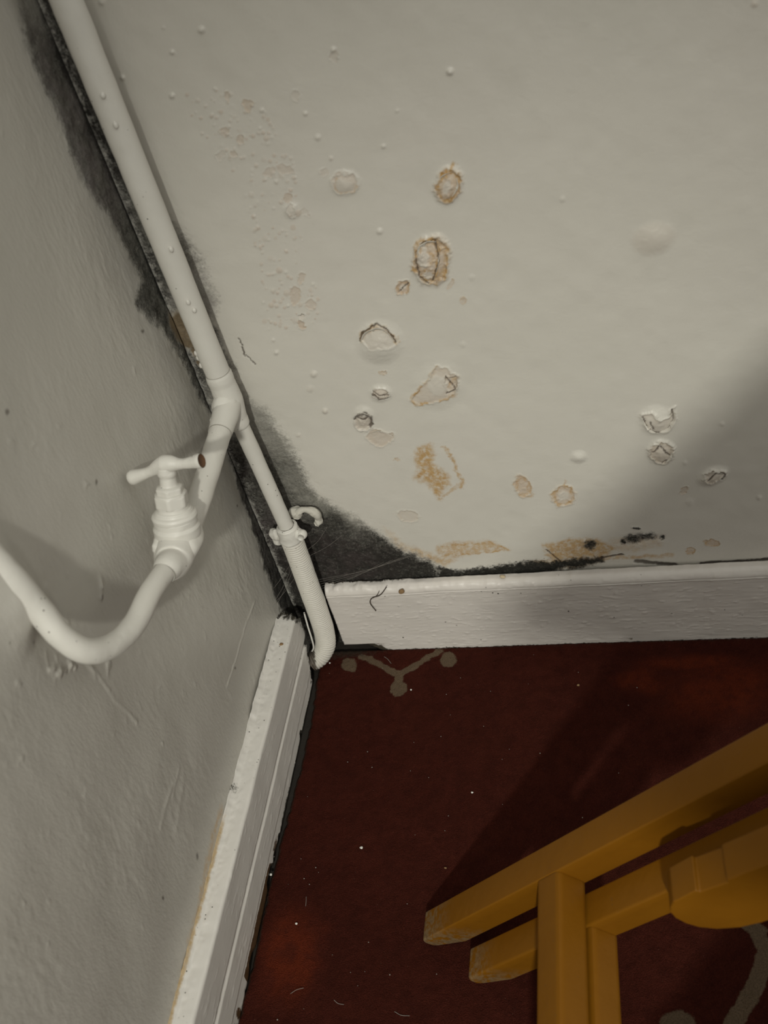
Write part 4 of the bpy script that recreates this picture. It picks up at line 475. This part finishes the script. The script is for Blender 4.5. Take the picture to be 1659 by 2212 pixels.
TB, HB = .0185, .1174
prof = [(0.004, -.006), (TB, -.006), (TB, .004), (TB, .1045), (TB+.0010, .1062), (TB+.0002, .1066), (TB+.0006, .1095), (TB-.0006, .1128), (TB-.0025, .1155), (TB-.006, HB+.0005), (.010, HB+.0008), (0.004, HB+.0005)]
al = coords((.0580, .62), .0014, 1.6, 40)
def rel(a, d, h):
    front = sstep(TB-.004, TB-.001, d)*sstep(-.006, .002, h)
    d2 = d+front*((fbm(a*.10, h, 300, 301, 2)-.5)*.00035+(fbm(a, h, 30, 303, 2)-.5)*.0016)
    d2 = d2+front*.0005*sstep(.72, .78, fbm(a*.6, h*1.8, 260, 304, 2))
    top = sstep(.1085, .1165, h)
    h2 = h+top*((fbm(a, d*.6, 110, 305, 4)-.4)*.0018*(1+2.6*sstep(.20, .08, a)))
    d2 = d2+top*sstep(TB-.006, TB-.002, d)*(fbm(a, h, 120, 306, 3)-.5)*.0012
    low = sstep(.012, .0, h)
    rot = sstep(.112, .088, a+.02*(fbm(a, h, 90, 307)-.5))
    h2 = h2+low*(rot*.016+.0025*(fbm(a, a*0, 140, 308)-.35)); d2 = d2-low*rot*.003
    return a-sstep(.066, .058, a)*.001*fbm(h, d, 150, 309), d2, h2
def atf(a, d, h):
    g = .75*sstep(.014, -.002, h)*sstep(.125, .08, a)+.55*sstep(.004, -.003, h)
    g = np.maximum(g, .62*sstep(.0125, .004, d)*sstep(.112, .117, h)*sstep(.34, .1, a))
    g = np.maximum(g, .42*sstep(.10, .066, a)*sstep(.02, .004, h))
    w = .6*np.exp(-((a-.425)/.006)**2-((h-.004)/.004)**2)+.5*np.exp(-((a-.105)/.012)**2-((h-.010)/.005)**2)
    return {'grime': g, 'wood': w}
baseboard_back = board('baseboard_back', prof, al, lambda a, d, h: np.stack([a, -d, h], -1), M_BOARD_B, rel, atf)

TL, HL = .0224, .1054
prof = [(0, -.006), (TL-.002, -.006), (TL-.0005, .0), (TL-.0005, .018), (TL+.0005, .022), (TL+.0005, .054), (TL-.0012, .0565), (TL-.0012, .0600), (TL, .0615), (TL, HL-.003), (TL-.001, HL-.0008), (TL-.003, HL), (.006, HL+.0008), (.002, HL+.004), (.0, HL+.007)]
al = coords((.042, .64), .0014, 1.6, 40)
def rel(a, d, h):
    front = sstep(TL-.005, TL-.0015, d)
    d2 = d+front*((fbm(a*.05, h, 200, 321, 2)-.5)*.00012+(fbm(a, h, 24, 323, 2)-.5)*.0010)
    d2 = d2+front*.0003*sstep(.74, .80, fbm(a*.25, h*1.5, 330, 324, 2))
    top = sstep(HL-.003, HL-.0005, h)
    h2 = h+top*((fbm(a, d, 60, 325, 3)-.5)*.001+(fbm(a*.7, d, 260, 326, 3)-.45)*.0015*sstep(.019, .008, d))
    d2 = d2+top*sstep(.007, .002, d)*(fbm(a, h, 90, 327)-.3)*.002
    low = sstep(.012, .0, h)
    h2 = h2+low*(.004+.007*sstep(.5, .75, fbm(a, a*0, 45, 328, 3)))
    j = sstep(.058, .046, a)
    return a+sstep(.10, .046, a)*.036*sstep(.085, .0, h)+j*(-.004+.018*(fbm(d*1.5, h, 120, 329, 3)-.5)+.01*sstep(.095, .107, h)*fbm(d, h, 260, 330, 2)), d2, h2
def atf(a, d, h):
    fr = sstep(.4, .62, fbm(a*.4, h, 60, 335, 3))
    w = .95*sstep(.020, .010, h)*sstep(.24, .34, a)*sstep(.35, .55, fbm(a, a*0, 26, 336, 3)+.1)*sstep(TL-.006, TL-.002, d)
    g = np.maximum(.8*sstep(.005, -.002, h)*sstep(.40, .30, a), .62*sstep(.062, .046, a)*sstep(.05, .1, h))
    g = np.maximum(g, .5*sstep(.05, .045, a))
    g = np.maximum(g, .52*np.exp(-((a-.285)/.012)**2)*sstep(.012, .004, d)*sstep(.1, .105, h))
    g = np.maximum(g, .5*sstep(.010, .003, h)*sstep(.19, .23, a)*sstep(.31, .26, a))
    st = .75*sstep(.006, .001, d)*sstep(.1, .104, h)*sstep(.29, .34, a)
    return {'stain': st, 'wood': w, 'grime': g}
baseboard_left = board('baseboard_left', prof, al, lambda a, d, h: np.stack([d, -a, h], -1), M_BOARD_L, rel, atf)

# ------------------------------------------------------------------ painted pipework
pipe = thing('water_pipe', 'white painted water pipe running down the mouldy corner, branching to a stop tap', 'pipe')
def add(name, vq, mat=M_PIPE, parent=pipe): return obj(name, vq, mat, parent)
XR, YR = .0398, -.0298
zz = np.linspace(1.45, .452, 400)
add('riser', merge([tube(np.stack([XR+(zz-.45)*-.004, YR+0*zz, zz], -1), .0124, 36, .00045, 401, 45)]+[blob((XR+.0124*math.cos(a), YR+.0124*math.sin(a), z), (.0022, .0022, .003), lump=.3, seed=int(z*1000), nu=14, nv=9) for z, a in ((.735, -1.3), (.712, -1.25), (.548, -1.2), (.538, -1.0), (.49, -2.6), (.483, -2.75), (.475, -2.7), (.60, -.9))]))
# tee: collar, body, branch socket, lower socket
s = np.linspace(0, 1, 60)
tee_path = np.stack([XR+.001*s, YR+0*s, .462-.070*s], -1)
tr = np.interp(s, [0, .05, .12, .2, .35, .5, .7, .82, .88, .95, 1], [.0127, .0136, .0138, .0132, .0138, .0142, .0125, .0112, .0115, .0113, .0097])
c0 = np.array([XR, YR, .4255])
br = catmull([(XR, YR, .4270), (.040, -.0441, .4235), (.040, -.075, .4200)], 40)
rr = np.interp(np.linspace(0, 1, 40), [0, .3, .55, .7, 1], [.013, .0138, .0134, .0128, .0118])
tee = add('tee_fitting', merge([tube(tee_path, tr, 36, .0005, 402, 60), tube(br, rr, 36, .0005, 403, 60), blob((.0385, -.040, .4275), (.0135, .013, .013), lump=.12, seed=3), blob((.030, -.058, .4235), (.004, .004, .004), seed=5)]))
add('branch_pipe', tube(catmull([(.040, -.070, .4205), (.040, -.1451, .4127), (.040, -.212, .4095)], 120), .0112, 32, .00045, 404, 50))
low = catmull([(.0408, -.0298, .400), (.0421, -.030, .3868), (.0453, -.030, .3145), (.0480, -.030, .2424), (.0484, -.030, .190)], 160)
add('lower_pipe', tube(low, .0088, 32, .0004, 405, 50))
# outlet: along the wall, then turning up against it
op = catmull([(.041, -.232, .4120), (.040, -.2854, .4262), (.040, -.328, .4315), (0.0365, -0.358, 0.4431), (0.031, -0.3764, 0.4614), (0.023, -0.3801, 0.4841), (0.015, -0.375, 0.509), (0.007, -0.3723, 0.5504), (-0.003, -0.3677, 0.5864), (-0.014, -0.3619, 0.6191)], 320)
add('outlet_pipe', tube(op, .0096, 36, .0006, 406, 40))
# stop tap with its crutch handle
bc = np.array([.0365, -.2155, .4125]); axv = np.array([.105, .286, .952]); axv /= np.linalg.norm(axv)
pd = np.array([0, -1.0, .05]); e1 = np.cross(pd, axv); e1 /= np.linalg.norm(e1); e2 = np.cross(axv, e1)
def lathe(prof, seg=40, lump=.0003, seed=0, hexr=None):
    prof = [(h*.77, r) for h, r in prof]; hexr = hexr and (hexr[0]*.77, hexr[1]*.77)
    hs = np.array([p[0] for p in prof]); rs = np.array([p[1] for p in prof]); n = len(prof)
    th = np.linspace(0, 2*np.pi, seg, endpoint=False)
    rr = np.repeat(rs[:, None], seg, 1)
    if hexr:
        k = (th+.35) % (np.pi/3)-np.pi/6; hx = np.cos(np.pi/6)/np.cos(k); rr = rr*np.where(((hs > hexr[0]) & (hs < hexr[1]))[:, None], hx[None]*1.06, 1)
    rr = rr+lump*2*(fbm(hs[:, None]+.02*np.cos(th)[None], .02*np.sin(th)[None]+0*hs[:, None], 130, seed, 3)-.5)
    V = bc+hs[:, None, None]*axv+rr[..., None]*(np.cos(th)[None, :, None]*e1+np.sin(th)[None, :, None]*e2)
    V = V.reshape(-1, 3); i = np.arange(n*seg).reshape(n, seg); j = np.roll(i, -1, 1)
    q = np.stack([i[:-1], j[:-1], j[1:], i[1:]], -1).reshape(-1, 4)
    b = len(V); V = np.concatenate([V, [bc+hs[0]*axv, bc+hs[-1]*axv]]); cq = []
    for k in range(0, seg, 2): cq += [[b, i[0][(k+2) % seg], i[0][(k+1) % seg], i[0][k]], [b+1, i[-1][k], i[-1][(k+1) % seg], i[-1][(k+2) % seg]]]
    return V, np.concatenate([q, np.array(cq)])
def dense(pr, n=6):
    o = []
    for a, b in zip(pr[:-1], pr[1:]): o += [(a[0]+(b[0]-a[0])*k/n, a[1]+(b[1]-a[1])*k/n) for k in range(n)]
    return o+[pr[-1]]
body = merge([blob(bc+np.array([0, -.004, 0]), (.0215, .030, .0175), (e1, pd, axv), .10, 90, 11, 48, 30),
              lathe(dense([(-.004, .0185), (.010, .0205), (.018, .0208), (.020, .0200), (.0215, .0192), (.029, .0194)]), 48, .0005, 12),
              tube(catmull([bc+np.array([.0005, -.010, -.001]), bc+np.array([.0025, -.028, .0]), (.0408, -.254, .4185), (.0405, -.264, .4205)], 30), np.interp(np.linspace(0, 1, 30), [0, .35, .7, .85, 1], [.0180, .0162, .0130, .0118, .0098]), 36, .0006, 13),
              blob(bc+np.array([.012, -.030, -.004]), (.004, .006, .004), (e1, pd, axv), .3, 200, 14), blob(bc+np.array([-.012, -.014, .008]), (.006, .008, .006), (e1, pd, axv), .2, 200, 15)])
tap = add('stop_tap', body)
add('flange', lathe(dense([(.026, .0180), (.029, .0196), (.0325, .0200), (.0352, .0190), (.0365, .0172), (.039, .0165)]), 48, .0003, 21), M_PIPE, tap)
add('bonnet_nut', lathe(dense([(.036, .0150), (.0385, .0158), (.040, .0155), (.041, .0140), (.0445, .0136), (.0455, .0142), (.058, .0142), (.0605, .0132), (.0615, .0110)]), 48, .0002, 22, (.045, .0590)), M_PIPE, tap)
add('gland_nut', lathe(dense([(.059, .0110), (.061, .0118), (.067, .0118), (.0685, .0105), (.070, .0075), (.080, .0068), (.085, .0080), (.092, .0078)]), 40, .0002, 23, (.0605, .068)), M_PIPE, tap)
hc = bc+axv*.0695; hd = np.array([.95, -.05, .20]); hd /= np.linalg.norm(hd); hl = .0375
f = np.linspace(-1, 1, 70)
hp = hc+f[:, None]*hl*hd+axv*(.004*np.exp(-(f/.35)**2)-.001*f*f)[:, None]
hr = np.interp(f, [-1, -.93, -.75, -.5, -.36, -.18, 0, .18, .36, .5, .75, .93, 1], [.0064, .0070, .0058, .0046, .0050, .0066, .0080, .0070, .0050, .0044, .0052, .0064, .0062])
hv = tube(hp, hr, 32, .0003, 24, 80, False)
hand = add('handle', merge([hv, tube([hp[0], hp[0]+hd*.0005], [.006, .0058], 32), blob(hc-axv*.004, (.0085, .0078, .0070), (e1, e2, axv), .05, 90, 7)]), M_PIPE, tap)
ho = obj('handle_end', tube([hp[-1]-hd*.003, hp[-1]-hd*.0004], [.0052, .0058], 32), M_RUST, tap); ho['label'] = 'rusty open end of the handle'
# pipe clip and the older bracket behind it
cl_path = np.stack([.0482+0*s[:40], -.030+0*s[:40], np.linspace(.246, .223, 40)], -1)
clip = add('pipe_clip', merge([tube(cl_path, np.interp(np.linspace(0, 1, 40), [0, .08, .5, .9, 1], [.0092, .0128, .0138, .0140, .0125]), 36, .0011, 31, 110),
    blob((.0310, -.0265, .2290), (.0085, .006, .0095), lump=.35, freq=190, seed=32), blob((.0275, -.0245, .2190), (.0055, .005, .009), lump=.4, freq=190, seed=33)]))
add('clip_screw', merge([blob((.0600, -.0335, .2345), (.0078, .0066, .0072), lump=.15, seed=34), blob((.0655, -.0355, .2355), (.0058, .0062, .0060), lump=.1, seed=35), tube([(.0655, -.038, .2355), (.0655, -.0425, .2365)], .0036, 20, .0003)]), M_PIPE, clip)
a_ = np.linspace(-.9, 2.9, 40)
ring = np.stack([.0685+.0125*np.cos(a_), -.0115+0*a_, .2385+.0135*np.sin(a_)], -1)
brk = add('wall_bracket', merge([tube(ring, .0042+.0012*np.sin(a_*3), 20, .0013, 41, 150), blob((.0555, -.009, .247), (.009, .007, .007), lump=.35, freq=180, seed=42), blob((.080, -.010, .2315), (.0045, .006, .005), lump=.35, freq=200, seed=43)]), M_PLASTER)
brk['label'] = 'crusted plastery wall bracket'
# ribbed sleeve over the foot of the pipe
sp = catmull([(.0483, -.030, .2255), (.0482, -.030, .204), (.0468, -.030, .1468), (.0452, -.030, .0856), (.0430, -.0305, .052), (.0395, -.0355, .032), (.0300, -.043, .0200), (.0180, -.050, .0165)], 760)
L_ = np.linalg.norm(np.diff(sp, axis=0), axis=1).sum()
pitch = .00335
vq = tube(sp, np.interp(np.linspace(0, 1, 760), [0, .02, .5, 1], [.0118, .0126, .0130, .0128]), 56, .0005, 51, 40, True, lambda s_, t_: .0019*np.abs(np.sin(np.pi*s_/pitch+t_*.5))**.5-.0013)
zt = vq[0][:, 2]; gx = vq[0]
grm = .55*sstep(.032, .022, gx[:, 0])*sstep(.06, .03, zt)+.30*sstep(.05, .02, zt)*sstep(.036, .026, gx[:, 0])+.20*sstep(.055, .044, gx[:, 0])*sstep(.2, .1, zt)*0+.10+.12*sstep(.14, .2, zt)
sl = link('ribbed_sleeve', new_mesh('ribbed_sleeve', vq[0], vq[1], {'grime': grm}), M_SLEEVE, pipe); sl['label'] = 'ribbed white sleeve with a dirty bent foot'

# ------------------------------------------------------------------ folded wooden chair at lower right
FA = math.radians(47.43); F0 = np.array([.2257, -.3958, .0401]); FS = .971
fu = np.array([math.cos(FA), 0, math.sin(FA)]); fv = np.array([0, -1.0, 0]); fn = np.array([-math.sin(FA), 0, math.cos(FA)])
chair = thing('folding_chair', 'folded yellow varnished wooden chair tilted over the dark red carpet', 'chair')
def fpt(u, v, n): return F0+FS*(fu*u+fv*v+fn*n)
def prism(outline, axis, a, b, bevel=.003, segs=3):
    """outline in two frame coordinates, extruded a..b along axis ('u','v','n')"""
    bm = bmesh.new()
    def mk(p, w): return fpt(*((w, p[0], p[1]) if axis == 'u' else (p[0], w, p[1]) if axis == 'v' else (p[0], p[1], w)))
    bot = [bm.verts.new(mk(p, a)) for p in outline]; top = [bm.verts.new(mk(p, b)) for p in outline]; n = len(outline)
    bm.faces.new(bot[::-1]); bm.faces.new(top)
    for k in range(n): bm.faces.new([bot[k], bot[(k+1) % n], top[(k+1) % n], top[k]])
    bmesh.ops.recalc_face_normals(bm, faces=bm.faces)
    bmesh.ops.bevel(bm, geom=list(bm.edges), offset=bevel, segments=segs, affect='EDGES', profile=.6, clamp_overlap=True)
    for f_ in bm.faces: f_.smooth = True
    me = bpy.data.meshes.new('p'); bm.to_mesh(me); bm.free()
    me.set_sharp_from_angle(angle=math.radians(30))
    return me
def cpart(name, me, wear=0.0):
    me.name = name
    return link(name, me, M_WOOD, chair)
def leg(u0, u1, v0, v1, n0, n1, name):
    h = n1-n0; out = [(u0, n1-.004), (u0+.004, n1), (u1, n1), (u1, n0), (u0+.036, n0), (u0+.006, n0+h*.40), (u0, n1-h*.45)]
    return cpart(name, prism(out, 'v', v0, v1, .0028), 1.0)
leg(-.0425, .88, -.030, 0.0, -.0325, 0, 'outer_leg')
leg(-.004, .80, .0075, .0370, -.0625, -.0330, 'inner_leg')
leg(-.0425, .88, .405, .435, -.0325, 0, 'outer_leg')
leg(-.004, .80, .368, .3975, -.0625, -.0330, 'inner_leg')
def rung(u0, u1, v0, v1, n0, n1, du=.0):
    me = prism([(u0, n0), (u1, n0), (u1, n1), (u0, n1)], 'v', v0, v1, .0055, 4)
    return cpart('rung', me)
rung(.1515, .1835, -.004, .409, -.0315, -.0006)
rung(.1560, .1850, .033, .372, -.0635, -.0345)
rung(.70, .735, -.004, .409, -.031, -.002)
pl = [(.3048, -.0078), (.3140, -.0020), (.3394, .0), (.3394, -.0035), (.3640, -.0060), (.3650, -.0030), (.392, -.004), (.80, -.012), (.80, -.0705), (.36, -.0690), (.335, -.0680), (.3170, -.0640), (.3030, -.0550), (.2955, -.0440), (.2935, -.0330), (.2950, -.0215), (.2995, -.0125)]
cpart('side_board', prism(pl, 'v', .0400, .0665, .0022))
cpart('side_board', prism(pl, 'v', .3385, .3650, .0022))
for k in range(5): cpart('seat_slat', prism([(.56+k*.062, -.030), (.61+k*.062, -.030), (.61+k*.062, .0), (.56+k*.062, .0)], 'v', .003, .402))

# ------------------------------------------------------------------ unseen table added right of the view to cast the diagonal shadow; its top keeps the lamp off the lower right
table = thing('added_shade_table', 'unseen brown wooden table added at far right to shade the lower right wall', 'table')
def table_part(name, corners, z0, z1):
    bm = bmesh.new(); lo = [bm.verts.new((x, y, z0)) for x, y in corners]; hi = [bm.verts.new((x, y, z1)) for x, y in corners]; n = len(corners)
    bm.faces.new(lo[::-1]); bm.faces.new(hi)
    for k in range(n): bm.faces.new([lo[k], lo[(k+1) % n], hi[(k+1) % n], hi[k]])
    bmesh.ops.recalc_face_normals(bm, faces=bm.faces); bmesh.ops.bevel(bm, geom=list(bm.edges), offset=.003, segments=2, affect='EDGES')
    me = bpy.data.meshes.new(name); bm.to_mesh(me); bm.free(); return link(name, me, M_TABLE, table)
td = np.array([.473, .881]); tn = np.array([.881, -.473]); tp = np.array([.463, -1.107])
def tc(a, b): return tuple(tp+td*a+tn*b)
TA0, TA1, TW = -.10, .80, .55
table_part('added_table_top', [tc(TA0, 0), tc(TA0, TW), tc(TA1, TW), tc(TA1, 0)], .925, .95)
for a, b in ((TA0+.05, .36), (TA0+.05, TW-.05), (TA1-.08, .12), (TA1-.08, TW-.05)):
    table_part('leg', [tc(a, b), tc(a, b+.04), tc(a+.04, b+.04), tc(a+.04, b)], -.001, .925)

# ------------------------------------------------------------------ loose bits
def crumb(name, p, r, mat, label, cat, seed, flat=.6, group=None):
    v = blob((0, 0, 0), (r, r*.8, r*flat), lump=.45, freq=.9/r, seed=seed, nu=14, nv=9)
    o = obj(name, v, mat); o.location = p; return tag(o, label, cat, group)
crumb('plaster_crumb', [0.1192, -0.2944, 0.001], 0.0019, M_CRUMB, 'small white plaster crumb lying in the open on the red carpet', 'crumb', 780)
crumb('plaster_crumb', [0.0209, -0.3275, 0.001], 0.0017, M_CRUMB, 'white plaster crumb on the carpet close to the rotten foot of the left baseboard', 'crumb', 585)
crumb('dirt_crumb', [0.3591, -0.0838, 0.001], 0.0017, M_BROWN, 'orange brown crumb on the carpet in front of the back baseboard', 'crumb', 1249)
crumb('dirt_crumb', [0.2151, -0.3152, 0.001], 0.0013, M_BROWN, 'brown speck on the dark carpet above the chair foot', 'crumb', 962)
crumb('plaster_crumb', [0.0612, -0.3795, 0.001], 0.0013, M_CRUMB, 'tiny white crumb at the bottom of the red carpet', 'crumb', 640)
crumb('plaster_crumb', [0.2387, -0.2269, 0.001], 0.0013, M_CRUMB, 'white crumb on the dark carpet left of the chair rail', 'crumb', 1020)
crumb('plaster_crumb', [0.1533, -0.0853, 0.001], 0.0013, M_CRUMB, 'tiny white crumb right of the beige motif stem', 'crumb', 888)
crumb('plaster_crumb', [0.0383, -0.0397, 0.001], 0.0013, M_CRUMB, 'white crumb in the dirty carpet corner by the sleeve', 'crumb', 712)
crumb('plaster_crumb', [0.019, -0.3068, 0.001], 0.0017, M_CRUMB, 'white crumb at the carpet edge just above the larger one', 'crumb', 590)
crumb('rust_flake', [0.0135, -0.0905, 0.1065], .0024, M_BROWN, 'tan rust flake on the top of the left baseboard near the corner', 'flake', 5, .4)
crumb('rust_flake', [0.1567, -0.0215, 0.1139], .0036, M_BROWN, 'tan flake stuck to the back baseboard just under its top edge', 'flake', 6, 1.1)
crumb('straw_chip', [0.2806, -0.0125, .1215], .0032, M_OCHRE, 'pale straw chip lying on the back baseboard top beside the mould', 'chip', 8, .5)
# dark dead root on the back baseboard
t_ = catmull(TWIG, 40); tw = obj('dry_twig', merge([tube(t_, .0006, 8, .0002, 71, 300), tube(catmull([t_[22], t_[22]+np.array([.008, -.001, .006]), t_[22]+np.array([.013, -.001, .014])], 12), .0004, 8)]), M_TWIG)
tag(tw, 'thin dark bent twig stuck to the front of the back baseboard', 'twig')
# loose end of thin white cord beside the ribbed sleeve
wr = obj('thin_cord', tube(catmull([(.0325, -.041, .105), (.0310, -.043, .080), (.0300, -.044, .058), (.0275, -.0435, .040), (.0225, -.0425, .030)], 40), .0011, 10, .0002, 72), M_CRUMB)
tag(wr, 'short thin white cord hanging beside the foot of the ribbed sleeve', 'cord')
# cobweb strands across the corner
random.seed(3)
def strands(name, ends, label, r=.0001, sag=.004):
    parts = []
    for a, b in ends:
        a = np.array(a); b = np.array(b); mid = (a+b)/2+np.array([random.uniform(-.2, .2)*sag, random.uniform(-.2, .2)*sag, -sag*random.uniform(.5, 1.2)])
        parts.append(tube(catmull([a, mid, b], 14), r, 5))
    return tag(obj(name, merge(parts), M_FIBRE), label, 'cobweb', None, 'stuff')
ends = [((.002, -.052, .135), (.034, -.030, .175)), ((.001, -.058, .128), (.033, -.028, .168)), ((.002, -.046, .150), (.034, -.027, .18)), ((.003, -.06, .14), (.035, -.03, .16))]
ends += [((.0605, -.026, .132+.004*k), (.14+.012*k, -.004, .150+.003*k)) for k in range(5)]+[((.06, -.026, .20), (.085, -.004, .215)), ((.06, -.026, .19), (.10, -.004, .20))]
strands('cobweb', ends, 'wispy grey cobweb strands between the ribbed sleeve and the mouldy walls')
# lint on the carpet
parts = []
for k in range(80):
    x = random.uniform(.04, .5); y = -random.uniform(.03, .52)
    if x > .22 and y < -.3: continue
    if random.random() < .88:
        parts.append(blob((x, y, .0012), (random.uniform(.0003, .0008),)*2+(.0005,), lump=.3, seed=k, nu=7, nv=5))
    else:
        a = random.uniform(0, 6.3); l = random.uniform(.003, .008); b = a+random.uniform(-1.2, 1.2)
        parts.append(tube(catmull([(x, y, .001), (x+l*math.cos(a), y+l*math.sin(a), .002), (x+l*(math.cos(a)+math.cos(b)), y+l*(math.sin(a)+math.sin(b)), .001)], 8), .00022, 5))
tag(obj('carpet_lint', merge(parts), M_FIBRE), 'scattered pale lint specks and hairs over the red carpet', 'lint', None, 'stuff')
